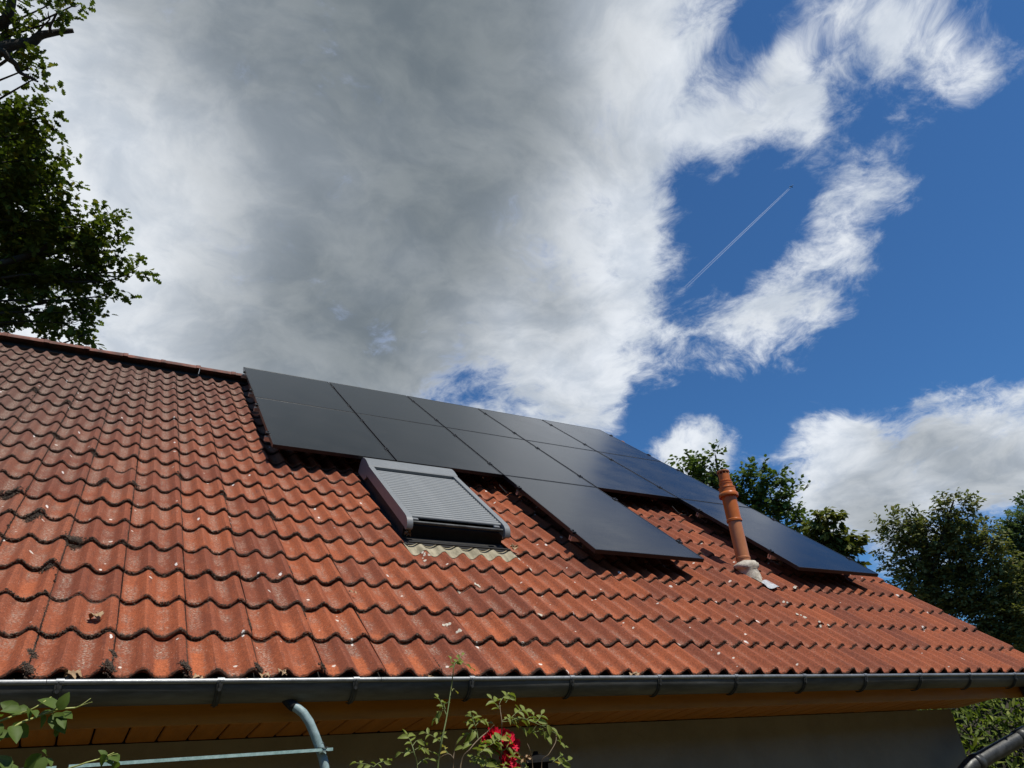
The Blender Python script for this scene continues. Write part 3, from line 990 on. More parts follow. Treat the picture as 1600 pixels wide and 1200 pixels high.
for u0, u1 in ((1.545, 1.592), (2.366, 2.413)):
    rl = MB()
    sec2 = [(1.772, 0.050), (1.756, 0.058), (1.748, 0.070), (1.753, 0.092), (1.765, 0.112), (1.784, 0.128), (1.81, 0.138), (1.85, 0.143), (2.984, 0.150), (2.984, 0.062), (1.80, 0.058)]
    n7 = len(sec2)
    A = [rw(u0, v, n) for v, n in sec2]
    B = [rw(u1, v, n) for v, n in sec2]
    rl.add(A + B, [tuple(range(n7)), tuple(range(2 * n7 - 1, n7 - 1, -1))] + [(i, i + n7, (i + 1) % n7 + n7, (i + 1) % n7) for i in range(n7)])
    rl.build('guide_rail', M_GREYPAINT, window, smooth=True)
NS = 24
v0, v1 = 1.855, 2.965
ph = (v1 - v0) / NS
smb = MB()
hs = [(0.0, -0.014), (0.001, -0.004), (0.006, 0.002), (0.014, 0.0045), (0.024, 0.0045), (ph - 0.014, 0.001), (ph - 0.009, -0.005), (ph - 0.008, -0.014), (ph, -0.014)]
rows = [[rw(u, v, n) - rw(0, 0, 0) for u in (0, 0.77)] for v, n in hs]
smb.grid(rows)
sme = smb.mesh('shutter_slat', M_SLAT, smooth=True)
for q in range(NS):
    o = link('shutter_slat', sme, window)
    o.location = rw(1.594, v0 + q * ph, 0.128)
bb = MB()
bb.tube([rw(1.60, 1.800, 0.100), rw(2.36, 1.800, 0.100)], 0.013, 14)
bb.build('bottom_tube', M_ZINC_DARK, window, smooth=True)
for u in (1.625, 2.315):
    ck = MB()
    ck.box((u - 0.024, 1.812, 0.098), (u + 0.024, 1.838, 0.124), T, 0.004)
    ck.build('end_stop', M_GREYPAINT, window)
lip = MB()
lip.box((1.56, 1.672, -0.012), (2.405, 1.69, -0.002), T)
lip.build('sill_lip', M_BLACK, window)
ap = MB()
rows = []
for a in np.linspace(0, 1, 7):
    row = []
    for u in np.linspace(1.52, 2.45, 63):
        v = 1.545 + 0.150 * a + (1 - a) * 0.010 * math.sin(u * 43)
        k_ = (v / GAUGE - 4)
        row.append(rw(u, v, float(wave_z(u)) * (1 - 0.35 * a) - 0.022 * k_ + 0.005 + 0.004 * a))
    rows.append(row)
ap.grid(rows)
ap.build('lead_apron', M_APRON, window, smooth='all')
SPLASH = ((4.861, 1.275, 0.012, 0.05, 3), (4.768, 1.027, 0.01, 0.05, 3), (5.225, 1.352, 0.02, 0.02, 4), (4.756, 0.825, 0.012, 0.02, 3), (4.775, 0.667, 0.015, 0.02, 4), (4.909, 0.685, 0.015, 0.02, 4), (4.689, 0.541, 0.01, 0.05, 4), (4.65, 0.796, 0.01, 0.02, 2), (1.449, 0.524, 0.012, 0.02, 3), (1.471, 0.4, 0.012, 0.02, 3), (1.877, 1.106, 0.012, 0.04, 4), (1.712, 0.992, 0.012, 0.03, 4), (2.159, 0.675, 0.02, 0.015, 4))
for (u, v, ru, rv, n) in ((1.62, 1.50, 0.030, 0.09, 8), (1.585, 1.62, 0.05, 0.03, 8), (2.42, 1.50, 0.035, 0.11, 10), (2.46, 1.40, 0.02, 0.07, 5)) + SPLASH:
    ps = MB()
    for q in range(n):
        uu, vv = u + RNG.normal(0, ru * 0.5), v + RNG.normal(0, rv * 0.5)
        k_ = vv / GAUGE - math.floor(vv / GAUGE)
        r_ = RNG.uniform(0.004, 0.012)
        pts = []
        for j in range(9):
            a = 2 * math.pi * j / 9
            x, y = uu + r_ * math.cos(a) * RNG.uniform(0.6, 1.2), vv + r_ * 1.6 * math.sin(a) * RNG.uniform(0.6, 1.2)
            pts.append(rw(x, y, float(wave_z(x)) - 0.022 * k_ + 0.0025))
        cpt = rw(uu, vv, float(wave_z(uu)) - 0.022 * k_ + 0.007)
        ps.add([cpt] + pts, [(0, j + 1, (j + 1) % 9 + 1) for j in range(9)])
    tag(ps.build('mortar_smear', M_PLASTER, window, smooth='all'), kind='stuff')

# ------------------------------------------------------------------ solar panels
PN = 0.150
VB = [6.95, 5.165, 3.285, 1.43]
PW, PGAP, PU0, SK = 1.127, 0.018, 0.820, 0.0175


def panel(cu, row, label):
    """one module: the lower-left corner carries the empty; the slight skew of the row is in the corner offset"""
    va, vb_ = VB[row + 1] + 0.008, VB[row] - 0.008
    ul = lambda v: PU0 + cu * (PW + PGAP) + SK * (v - VB[0])
    h = vb_ - va
    sh = SK
    p = thing('solar_panel', label, 'solar panel', rw(ul(va), va, PN - 0.035), (PITCH, 0, 0), 'black solar panels on the tiled roof')
    tf = lambda x, y, z: (x + sh * y, y, z)
    fr_ = MB()
    t_ = 0.011
    fr_.box((0, 0, 0), (PW, t_, 0.035), tf, 0.0012)
    fr_.box((0, h - t_, 0), (PW, h, 0.035), tf, 0.0012)
    fr_.box((0, t_, 0), (t_, h - t_, 0.035), tf)
    fr_.box((PW - t_, t_, 0), (PW, h - t_, 0.035), tf)
    fr_.build('frame', M_FRAME, p)
    gl = MB()
    gl.box((t_, t_, 0.006), (PW - t_, h - t_, 0.0335), tf)
    gl.build('glass', M_GLASS, p)
    for f_ in (0.20, 0.80) if row else (0.19, 0.80):
        for x in ([-0.020] if cu == 0 or (row == 2) else []) + [PW - 0.004]:
            ckm = MB()
            w_ = 0.026
            ckm.box((x - 0.006, h * f_ - 0.030, 0.020), (x + w_ + 0.006, h * f_ + 0.030, 0.0415), tf, 0.003)
            ckm.tube([tf(x + w_ / 2, h * f_, 0.041), tf(x + w_ / 2, h * f_, 0.049)], 0.008, 8)
            ckm.build('clamp', M_FRAME, p)
    return p


POSN = ['leftmost', 'second from the left', 'middle', 'second from the right', 'rightmost']
for ri, rn in ((0, 'top row along the ridge'), (1, 'second row')):
    for cu in range(5):
        lb = '%s black solar panel in the %s' % (POSN[cu], rn)
        if ri == 1 and cu == 1:
            lb = 'black solar panel in the second row directly above the shuttered roof window'
        if ri == 1 and cu == 0:
            lb = 'leftmost black solar panel in the second row, upper left of the roof window'
        if ri == 1 and cu == 3:
            lb = 'black solar panel in the second row above the open patch of tiles'
        panel(cu, ri, lb)
panel(2, 2, 'lowest black solar panel between the shuttered roof window and the orange vent pipe')
panel(4, 2, 'lowest black solar panel behind the orange vent pipe near the roof edge')


def rail(u0, u1, v, label):
    o = thing('mounting_rail', label, 'mounting rail', rw(u0, v, 0.072), (PITCH, 0, 0), 'aluminium rails under the solar panels')
    L = u1 - u0
    b1 = MB()
    b1.box((0, -0.020, 0), (L, 0.020, 0.012))
    b1.box((0, -0.020, 0.012), (L, -0.007, 0.041))
    b1.box((0, 0.007, 0.012), (L, 0.020, 0.041))
    b1.build('rail_profile', M_ALU, o)
    n = max(2, int(L / 0.9) + 1)
    for q in range(n):
        x = 0.12 + (L - 0.24) * q / (n - 1)
        hk = MB()
        hk.box((x - 0.016, -0.055, -0.038), (x + 0.016, -0.048, 0.030))
        hk.box((x - 0.016, -0.048, -0.044), (x + 0.016, 0.10, -0.038))
        hk.box((x - 0.016, -0.048, 0.010), (x + 0.016, -0.0205, 0.030))
        hk.build('roof_hook', M_ZINC_DARK, o)
    return o


rails = [(0.775, 6.50, 6.58, 'rail ending by the ridge at the top left corner of the solar array'), (0.765, 6.48, 5.50, 'rail under the lower half of the top row of solar panels'),
         (0.755, 6.47, 4.80, 'rail under the upper half of the second row of solar panels'), (0.735, 6.45, 3.66, 'lowest full length rail, its end showing left of the second row of panels'),
         (3.03, 4.22, 2.92, 'short upper rail under the panel right of the roof window'), (3.00, 4.19, 1.80, 'short lower rail under the panel right of the roof window'),
         (5.32, 6.47, 2.92, 'short upper rail under the lowest panel at the right'), (5.30, 6.45, 1.80, 'short lower rail under the lowest panel at the right')]
for a in rails:
    rail(*a)

# cables hanging at the panel corners
for (pts, lb) in ((((2.98, 3.22, 0.06), (3.03, 3.10, 0.02), (3.10, 3.06, 0.03), (3.16, 3.16, 0.08)), 'black cable loop hanging under the panels beside the roof window'),
                  (((5.22, 3.24, 0.06), (5.26, 3.12, 0.015), (5.34, 3.09, 0.03), (5.37, 3.18, 0.08)), 'black cable loop hanging under the panels behind the vent pipe')):
    cb = MB()
    pp = [Vector(rw(*p)) for p in pts]
    sm_ = []
    for i in range(len(pp) - 1):
        p0, p1, p2, p3 = pp[max(i - 1, 0)], pp[i], pp[i + 1], pp[min(i + 2, len(pp) - 1)]
        for s_ in np.linspace(0, 1, 6, endpoint=False):
            sm_.append(0.5 * ((2 * p1) + (p2 - p0) * s_ + (2 * p0 - 5 * p1 + 4 * p2 - p3) * s_ ** 2 + (3 * p1 - p0 - 3 * p2 + p3) * s_ ** 3))
    sm_.append(pp[-1])
    cb.tube(sm_, 0.004, 8)
    tag(cb.build('cable', M_BLACK, None, smooth='all'), lb, 'cable', 'cable loops under the panels')

# ------------------------------------------------------------------ dry leaves
def crumple(seed, n=5, size=0.05):
    rng = np.random.default_rng(seed)
    mb = MB()
    for q in range(n):
        a0 = rng.uniform(0, 6.28)
        c = rng.normal(0, size * 0.35, 3) * (1, 1, 0.4) + (0, 0, size * 0.25)
        rows = []
        L = size * rng.uniform(0.6, 1.1)
        curl = rng.uniform(1.0, 3.0)
        for i in np.linspace(-0.5, 0.5, 6):
            row = []
            wd = L * 0.5 * (1 - (2 * i) ** 2) ** 0.6 * (1 + 0.3 * math.sin(20 * i))
            for j in np.linspace(-1, 1, 5):
                x, y = i * L, j * wd
                z = L * 0.25 * math.cos(curl * i * 2) + abs(j) * wd * 0.5 + rng.normal(0, L * 0.03)
                row.append((c[0] + x * math.cos(a0) - y * math.sin(a0), c[1] + x * math.sin(a0) + y * math.cos(a0), c[2] + z * rng.uniform(0.9, 1.1)))
            rows.append(row)
        mb.grid(rows)
    return mb


for (u, v, n, sz, cnt, lb) in ((-0.355, 0.45, -0.035, 0.055, 2, 'curled pale dry leaf lying on a tile in the second course at the left'),
                               (-0.405, -0.025, -0.045, 0.050, 6, 'clump of brown dry leaves wedged on the gutter edge at the far left'),
                               (0.075, -0.035, -0.050, 0.035, 4, 'small dry leaf clump on the gutter below the left tiles'),
                               (0.35, -0.035, -0.045, 0.042, 5, 'tan dry leaf hanging over the gutter bead left of the downward curving arch'),
                               (0.425, -0.02, -0.030, 0.035, 4, 'dry leaf scraps under a tile above the curved arch'),
                               (1.16, -0.035, -0.045, 0.026, 3, 'tiny dry leaf on the gutter beside the tall rose shoot'),
                               (2.42, -0.045, -0.045, 0.040, 6, 'scatter of dry leaf crumbs on the gutter right of the roses'),
                               (1.575, 1.80, -0.01, 0.045, 5, 'dry leaves caught at the lower left corner of the roof window'),
                               (2.44, 1.70, -0.01, 0.045, 6, 'dry leaves caught at the lower right corner of the roof window'),
                               (0.955, 0.85, -0.035, 0.030, 2, 'small pale dry leaf on the tiles below the roof window')):
    o = crumple(int(abs(u) * 1000 + cnt), cnt, sz).build('dry_leaf', M_DRY, None, smooth='all')
    o.location = rw(u, v, n)
    o.rotation_euler = (PITCH * 0.6, 0, 0)
    tag(o, lb, 'dry leaf', 'dry leaves on the roof and gutter')

# ------------------------------------------------------------------ garden arch tube with crossbar
arch = thing('garden_arch', 'blue grey steel arch tube curving down from under the gutter with a flat crossbar', 'garden arch', (0.62, -0.10, 0))
AL = Vector((0.62, -0.10, 0))
apts = [(0.430, -0.062, -0.130), (0.447, -0.066, -0.152), (0.462, -0.074, -0.169), (0.484, -0.085, -0.184), (0.509, -0.094, -0.205), (0.536, -0.10, -0.242), (0.562, -0.10, -0.292), (0.587, -0.10, -0.346), (0.608, -0.10, -0.402), (0.620, -0.10, -0.46), (0.628, -0.10, -0.6), (0.63, -0.10, -EAVE)]
ab = MB()
ab.tube([Vector((x, y, z + EAVE)) - AL for x, y, z in apts], 0.0195, 16)
ab.build('arch_tube', M_ARCH, arch, smooth='all')
ab = MB()
ab.tube([Vector((x, y, z + EAVE)) - AL for x, y, z in ((0.425, -0.060, -0.125), (0.447, -0.066, -0.152), (0.462, -0.074, -0.169), (0.474, -0.080, -0.177))], 0.0225, 16)
ab.build('gutter_shade_sleeve', M_BLACK, arch, smooth='all')  # black sleeve stands in for the gutter's shadow on the tube top
ab = MB()
ab.tube([Vector((0.635, -0.132, EAVE - 0.356)) - AL, Vector((-0.36, -0.132, EAVE - 0.369)) - AL], 0.0085, 4)
ab.build('crossbar', M_BAR, arch)
ab = MB()
ab.tube([Vector((-0.40, -0.132, EAVE - 0.371)) - AL, Vector((-1.3, -0.132, EAVE - 0.383)) - AL], 0.0085, 4)
ab.build('crossbar', M_BAR, arch)
ab = MB()
for dz in (0.006, -0.006):
    rr = []
    for a in np.linspace(0, 2 * math.pi, 15):
        rr.append(Vector((0.598 + 0.023 * math.cos(a), -0.108 + 0.034 * math.sin(a), EAVE - 0.352 + dz + 0.004 * math.sin(a))) - AL)
    ab.tube(rr, 0.0018, 6)
ab.tube([Vector((0.60, -0.135, EAVE - 0.345)) - AL, Vector((0.59, -0.142, EAVE - 0.328)) - AL, Vector((0.584, -0.140, EAVE - 0.333)) - AL], 0.002, 6)
ab.build('wire_tie', M_ZINC_DARK, arch, smooth='all')

# ------------------------------------------------------------------ wall lantern
LP = at_y(838, 1192, 0.06)
lan = thing('wall_lantern', 'black round capped lantern half hidden behind the roses', 'lantern', tuple(LP))
lm = MB()
lm.lathe([(0.0, 0.055), (0.012, 0.053), (0.014, 0.040), (0.05, 0.030), (0.078, 0.012), (0.084, 0.0), (0.080, -0.004), (0.05, -0.004)], 24)
lm.build('lantern_cap', M_LANTERN, lan, smooth=True)
lm = MB()
lm.lathe([(0.048, -0.004), (0.044, -0.16), (0.05, -0.165), (0.03, -0.18), (0.0, -0.18)], 20)
lm.build('lantern_body', M_LANTERN, lan, smooth=True)
lm = MB()
for q in range(8):
    a = 2 * math.pi * q / 8
    lm.tube([(0.058 * math.cos(a), 0.058 * math.sin(a), -0.004), (0.054 * math.cos(a), 0.054 * math.sin(a), -0.165)], 0.004, 6)
lm.build('lantern_cage', M_LANTERN, lan)
lm = MB()
lm.tube([(0, 0.06, -0.12), (0, WY - LP[1] - 0.002, -0.12)], 0.012, 8)
lm.build('lantern_arm', M_LANTERN, lan)

# ------------------------------------------------------------------ rose and climber
OV = [(0, 0, 0), (0.30, 0.24, 0.05), (0.62, 0.24, 0.04), (0.86, 0.12, 0.0), (1.0, 0, -0.05), (0.86, -0.12, 0.0), (0.62, -0.24, 0.04), (0.30, -0.24, 0.05), (0.30, 0, -0.02), (0.62, 0, -0.03), (0.12, 0.14, 0.03), (0.12, -0.14, 0.03)]
OF = [(0, 8, 10), (10, 8, 1), (1, 8, 9), (1, 9, 2), (2, 9, 3), (3, 9, 4), (4, 9, 5), (5, 9, 6), (6, 9, 7), (7, 9, 8), (7, 8, 11), (11, 8, 0)]


def leaf_variant(name, mat, fold, droop, wide=1.0):
    vs = [(x, y * wide, z + fold * abs(y) - droop * x * x) for x, y, z in OV]
    mb = MB()
    mb.add(vs, OF)
    return mb.mesh(name, mat, smooth='all')


ROSE_L = [leaf_variant('leaf', M_ROSELEAF, f, d, w_) for f, d, w_ in ((0.3, 0.15, 1.0), (0.5, 0.3, 1.05), (0.2, 0.05, 0.95), (0.6, 0.4, 1.1))]
ROSE_Y = [leaf_variant('leaf', M_YELLOWLEAF, f, d, w_) for f, d, w_ in ((0.3, 0.15, 1.0), (0.6, 0.4, 1.0))]
CLIMB_L = [leaf_variant('leaf', M_CLIMBLEAF, f, d, w_) for f, d, w_ in ((0.15, 0.15, 1.15), (0.3, 0.3, 1.3), (0.1, 0.4, 1.2))]
rl_ = random.Random(21)


def put_leaf(parent, meshes, p, axis, nrm, size, off):
    x = Vector(axis).normalized()
    z = Vector(nrm)
    y = z.cross(x)
    y = y.normalized() if y.length > 1e-5 else x.orthogonal().normalized()
    z = x.cross(y)
    m_ = Matrix(((x[0], y[0], z[0]), (x[1], y[1], z[1]), (x[2], y[2], z[2]))).to_4x4()
    o = link('leaf', rl_.choice(meshes), parent)
    o.matrix_world = Matrix.Translation(Vector(p) - off) @ m_ @ Matrix.Scale(size, 4)
    return o


def curve_pts(pts, n=5):
    pp = [Vector(p) for p in pts]
    out = []
    for i in range(len(pp) - 1):
        p0, p1, p2, p3 = pp[max(i - 1, 0)], pp[i], pp[i + 1], pp[min(i + 2, len(pp) - 1)]
        for s_ in np.linspace(0, 1, n, endpoint=False):
            out.append(0.5 * ((2 * p1) + (p2 - p0) * s_ + (2 * p0 - 5 * p1 + 4 * p2 - p3) * s_ ** 2 + (3 * p1 - p0 - 3 * p2 + p3) * s_ ** 3))
    out.append(pp[-1])
    return out


RYP = -0.45
rose_base = np.array([1.15, RYP, 0.0])
rose = thing('climbing_rose', 'climbing rose with crimson blooms and a tall whip shoot in front of the eaves', 'rose bush', tuple(rose_base))
RO = Vector(rose_base)


def rp(px, py, dy=0.0):
    return Vector(at_y(px, py, RYP + dy))


def stem(pxs, r0, r1, mat, dy=0.0, parent=rose, off=RO):
    pts = curve_pts([rp(x, y, dy + 0.02 * math.sin(i * 2.0)) for i, (x, y) in enumerate(pxs)])
    mb = MB()
    n = len(pts)
    mb.tube([p - off for p in pts], [r0 + (r1 - r0) * i / (n - 1) for i in range(n)], 7)
    mb.build('stem', mat, parent, smooth='all')


def frond(pxs, n, lpx, dy=0.0, meshes=None, mat=M_STEM, yellow=0.0, term=True):
    """a compound rose leaf: thin stalk with paired leaflets"""
    meshes = meshes or ROSE_L
    pts = curve_pts([rp(x, y, dy + 0.015 * i) for i, (x, y) in enumerate(pxs)], 4)
    mb = MB()
    mb.tube([p - RO for p in pts], [0.0014] * len(pts), 5)
    mb.build('stalk', mat, rose)
    size0 = lpx / FPX * (Vector(pts[0]) - Vector(CAMP)).length
    m_ = len(pts)
    up = Vector((0, -0.55, 0.8))
    for q in range(n):
        f_ = 0.25 + 0.75 * (q / max(1, n - 1))
        p = pts[min(m_ - 1, int(f_ * (m_ - 1)))]
        d = (pts[-1] - pts[0]).normalized()
        sd = d.cross(up).normalized() * (1 if q % 2 else -1)
        ax = d * rl_.uniform(0.2, 0.7) + sd * rl_.uniform(0.6, 1.1) + Vector((rl_.gauss(0, .2), rl_.gauss(0, .3), rl_.gauss(-.1, .2)))
        if term and q == n - 1:
            ax = d + Vector((rl_.gauss(0, .2), rl_.gauss(0, .2), rl_.gauss(-.1, .2)))
        nr = up + Vector((rl_.gauss(0, .35), rl_.gauss(0, .35), rl_.gauss(0, .35)))
        put_leaf(rose, ROSE_Y if rl_.random() < yellow else meshes, p, ax, nr, size0 * rl_.uniform(0.8, 1.2), RO)


# tall whip shoot
stem([(680, 1290), (684, 1200), (690, 1160), (698, 1120), (705, 1075), (708, 1050), (710, 1036)], 0.0042, 0.0018, M_STEM)
stem([(698, 1118), (694, 1108), (692, 1098)], 0.002, 0.001, M_STEM)
frond([(692, 1108), (689, 1097), (684, 1090)], 4, 10)
frond([(696, 1108), (694, 1100), (700, 1098)], 2, 9)
frond([(692, 1110), (688, 1116), (682, 1122)], 4, 13)
frond([(706, 1080), (709, 1076), (712, 1080)], 2, 7, yellow=0.6)
frond([(710, 1040), (713, 1034), (722, 1024)], 6, 10)
frond([(710, 1036), (718, 1034), (738, 1044)], 5, 11, yellow=0.2)
frond([(709, 1045), (707, 1038), (704, 1030)], 3, 8)
frond([(688, 1158), (690, 1150), (696, 1146)], 4, 10)
frond([(689, 1160), (676, 1150), (664, 1145)], 5, 10)
# left low sprays
stem([(655, 1290), (652, 1200), (648, 1180), (644, 1165), (640, 1155)], 0.003, 0.0015, M_STEM)
frond([(646, 1170), (640, 1155), (636, 1150)], 5, 13)
frond([(645, 1165), (652, 1157), (664, 1160)], 4, 11)
frond([(648, 1172), (658, 1168), (676, 1176)], 6, 11, yellow=0.25)
frond([(648, 1175), (636, 1176), (627, 1176)], 3, 11, yellow=0.2)
frond([(652, 1195), (664, 1186), (678, 1188)], 5, 9)
stem([(710, 1290), (708, 1200), (708, 1185), (700, 1178), (687, 1184)], 0.003, 0.0015, M_WOODY)
stem([(708, 1190), (710, 1172), (714, 1158)], 0.0022, 0.0012, M_WOODY)
frond([(701, 1178), (696, 1172), (694, 1166)], 3, 11, yellow=0.9)
stem([(590, 1240), (584, 1205), (580, 1196)], 0.002, 0.001, M_STEM)
frond([(584, 1198), (572, 1194), (557, 1192)], 5, 10)
frond([(584, 1198), (592, 1192), (606, 1188)], 5, 10)
# bush on the right
stem([(716, 1290), (720, 1195), (735, 1170), (748, 1155), (762, 1143), (772, 1133)], 0.0032, 0.0018, M_WOODY)
stem([(747, 1155), (745, 1142), (742, 1132)], 0.002, 0.0012, M_STEM)
frond([(743, 1136), (738, 1128), (732, 1132)], 5, 11)
frond([(743, 1136), (738, 1120), (742, 1124)], 5, 12)
frond([(743, 1134), (752, 1126), (765, 1130)], 6, 12)
frond([(745, 1140), (736, 1144), (725, 1150)], 5, 13)
frond([(740, 1165), (732, 1160), (724, 1168)], 5, 12)
frond([(736, 1120), (735, 1112), (741, 1114)], 3, 9)
stem([(783, 1290), (783, 1160), (784, 1130), (782, 1112), (780, 1096)], 0.0030, 0.0014, M_WOODY)
stem([(784, 1128), (798, 1126), (805, 1118)], 0.0016, 0.001, M_STEM)
frond([(782, 1110), (776, 1102), (768, 1092)], 5, 14)
frond([(781, 1098), (786, 1090), (793, 1085)], 4, 13)
frond([(790, 1098), (796, 1090), (802, 1092)], 4, 10)
frond([(784, 1126), (796, 1122), (806, 1122)], 7, 11)
frond([(800, 1120), (812, 1110), (822, 1112)], 6, 13)
frond([(804, 1122), (816, 1126), (826, 1122)], 5, 13)
frond([(800, 1126), (808, 1134), (820, 1140)], 5, 12)
stem([(800, 1125), (815, 1122), (832, 1128), (846, 1134), (858, 1140), (868, 1146)], 0.0018, 0.001, M_STEM)
frond([(836, 1130), (842, 1124), (846, 1116)], 5, 13)
frond([(840, 1132), (834, 1126), (834, 1118)], 3, 12)
frond([(846, 1134), (858, 1134), (870, 1148)], 7, 12, yellow=0.2)
frond([(844, 1136), (852, 1146), (856, 1156)], 6, 13)
frond([(838, 1134), (832, 1144), (842, 1142)], 4, 12)
stem([(860, 1290), (846, 1198), (858, 1178), (868, 1160), (869, 1148)], 0.0026, 0.0014, M_WOODY)
frond([(869, 1156), (876, 1160), (883, 1167)], 4, 9)
stem([(818, 1290), (814, 1190), (806, 1174), (802, 1170)], 0.0022, 0.0012, M_WOODY)
stem([(836, 1290), (832, 1195), (828, 1172), (824, 1162)], 0.0022, 0.0010, M_WOODY)
for (x, y, n, l) in ((760, 1155, 6, 15), (772, 1158, 6, 16), (784, 1152, 5, 15), (756, 1170, 6, 15), (770, 1172, 5, 15), (790, 1168, 4, 16), (745, 1190, 6, 15), (760, 1192, 6, 15), (775, 1192, 6, 15),
                     (742, 1180, 4, 13), (800, 1180, 4, 14), (805, 1196, 4, 13), (786, 1198, 4, 13), (818, 1200, 3, 12), (878, 1190, 4, 13), (870, 1184, 3, 12)):
    dy = rl_.uniform(-0.06, 0.08)
    frond([(x - 6, y + 6), (x, y + 2), (x + rl_.uniform(2, 12), y + rl_.uniform(-6, 3))], n, l, dy=dy, yellow=0.12)


def bloom(px, py, rpx, dy):
    c = rp(px, py, dy)
    r_ = rpx / FPX * (c - Vector(CAMP)).length
    qrot = Vector((rl_.gauss(0, 0.35), -0.9, 0.45 + rl_.gauss(0, 0.3))).to_track_quat('Z', 'Y')
    mb = MB()
    for ring, (n, tilt, s_) in enumerate(((5, 0.15, 0.45), (7, 0.55, 0.7), (9, 0.95, 0.95), (10, 1.35, 1.0))):
        for q in range(n):
            a = 2 * math.pi * (q + 0.5 * ring) / n + rl_.uniform(-0.2, 0.2)
            tl = tilt + rl_.uniform(-0.2, 0.2)
            rows = []
            for i in np.linspace(0, 1, 4):
                row = []
                wd = 0.42 * math.sin(math.pi * (0.15 + 0.72 * i)) * r_ * s_
                for j in (-1, -0.4, 0.4, 1):
                    rad = i * math.sin(tl) * r_ * s_
                    z = i * math.cos(tl) * r_ * s_ * 0.9 + 0.12 * r_ * (j * j) + 0.10 * r_ * math.sin(i * 5 + q)
                    p_ = qrot @ Vector((rad * math.cos(a) - j * wd * math.sin(a), rad * math.sin(a) + j * wd * math.cos(a), z - 0.3 * r_))
                    row.append(tuple(c + p_))
                rows.append(row)
            mb.grid(rows)
    mb.v = [(x - RO[0], y - RO[1], z - RO[2]) for x, y, z in mb.v]
    mb.build('bloom', M_PETAL, rose, smooth='all')


for b_ in ((775, 1148, 15, 0.05), (790, 1152, 14, 0.03), (764, 1154, 11, 0.06), (801, 1162, 13, 0.05), (800, 1176, 13, 0.05), (792, 1190, 14, 0.02), (802, 1200, 12, 0.04), (782, 1164, 13, 0.07)):
    bloom(*b_)
dh = crumple(77, 7, 0.035)
dh.v = [(x + rp(822, 1190)[0] - RO[0], y + RYP - RO[1], z + rp(822, 1190)[2] - RO[2]) for x, y, z in dh.v]
dh.build('faded_bloom', M_DRY, rose, smooth='all')

climber_base = np.array([-0.9, -0.55, 0.0])
climber = thing('climbing_plant', 'broad leaved green climber reaching in from the left under the gutter', 'climbing plant', tuple(climber_base))
CO = Vector(climber_base)
RYP = -0.55


def cstem(pxs, r0, r1):
    stem(pxs, r0, r1, M_STEM, 0.0, climber, CO)


M_STEM = simple_noise_mat('yellow_green_stem', (0.24, 0.27, 0.06), (0.34, 0.36, 0.10), 14, 0.5, bump=0.1)
cstem([(-90, 1280), (-60, 1180), (-20, 1137), (0, 1127), (25, 1117), (48, 1109), (62, 1101), (80, 1089)], 0.0045, 0.0018)
cstem([(-70, 1230), (-10, 1165), (20, 1138), (36, 1128), (62, 1119), (88, 1109), (118, 1106)], 0.0045, 0.0030)
cstem([(118, 1106), (128, 1102), (144, 1097)], 0.0022, 0.0012)
cstem([(75, 1116), (95, 1108), (120, 1105), (142, 1091)], 0.0016, 0.0009)
cstem([(40, 1290), (85, 1215), (128, 1194), (152, 1187), (178, 1176)], 0.0032, 0.0016)
cstem([(128, 1194), (160, 1184), (184, 1178)], 0.0022, 0.0014)
for (x0, y0, x1, y1, s_) in ((86, 1108, 66, 1086, 34), (92, 1110, 98, 1098, 26), (30, 1112, 4, 1097, 30), (34, 1112, 4, 1104, 26), (46, 1108, 26, 1110, 24), (42, 1106, 46, 1116, 18), (50, 1110, 62, 1116, 18), (62, 1116, 76, 1112, 20),
                             (64, 1118, 72, 1134, 26), (80, 1116, 104, 1142, 36), (88, 1118, 118, 1116, 34), (92, 1120, 102, 1132, 22), (90, 1136, 88, 1146, 14), (20, 1130, 40, 1146, 34), (18, 1134, 28, 1150, 30), (4, 1130, -14, 1150, 34),
                             (-10, 1146, 18, 1148, 26), (2, 1120, -12, 1114, 24), (8, 1150, -14, 1152, 30), (66, 1178, 42, 1198, 34), (70, 1182, 62, 1200, 28), (72, 1180, 74, 1170, 16), (74, 1184, 84, 1192, 16), (0, 1180, 14, 1200, 38),
                             (-8, 1188, 8, 1210, 36), (168, 1180, 152, 1196, 24), (172, 1180, 190, 1188, 26), (166, 1184, 160, 1174, 16), (178, 1190, 184, 1204, 22), (160, 1186, 176, 1192, 20), (26, 1196, 4, 1206, 34), (-4, 1165, -20, 1172, 30)):
    a, b_ = rp(x0, y0, rl_.uniform(-0.03, 0.03)), rp(x1, y1, rl_.uniform(-0.06, 0.03))
    ax = (b_ - a)
    L = 0.82 * s_ / FPX * (a - Vector(CAMP)).length
    nr = Vector((rl_.gauss(0, .3), -0.75 + rl_.gauss(0, .2), 0.55))
    put_leaf(climber, CLIMB_L, a, ax, nr, L, CO)

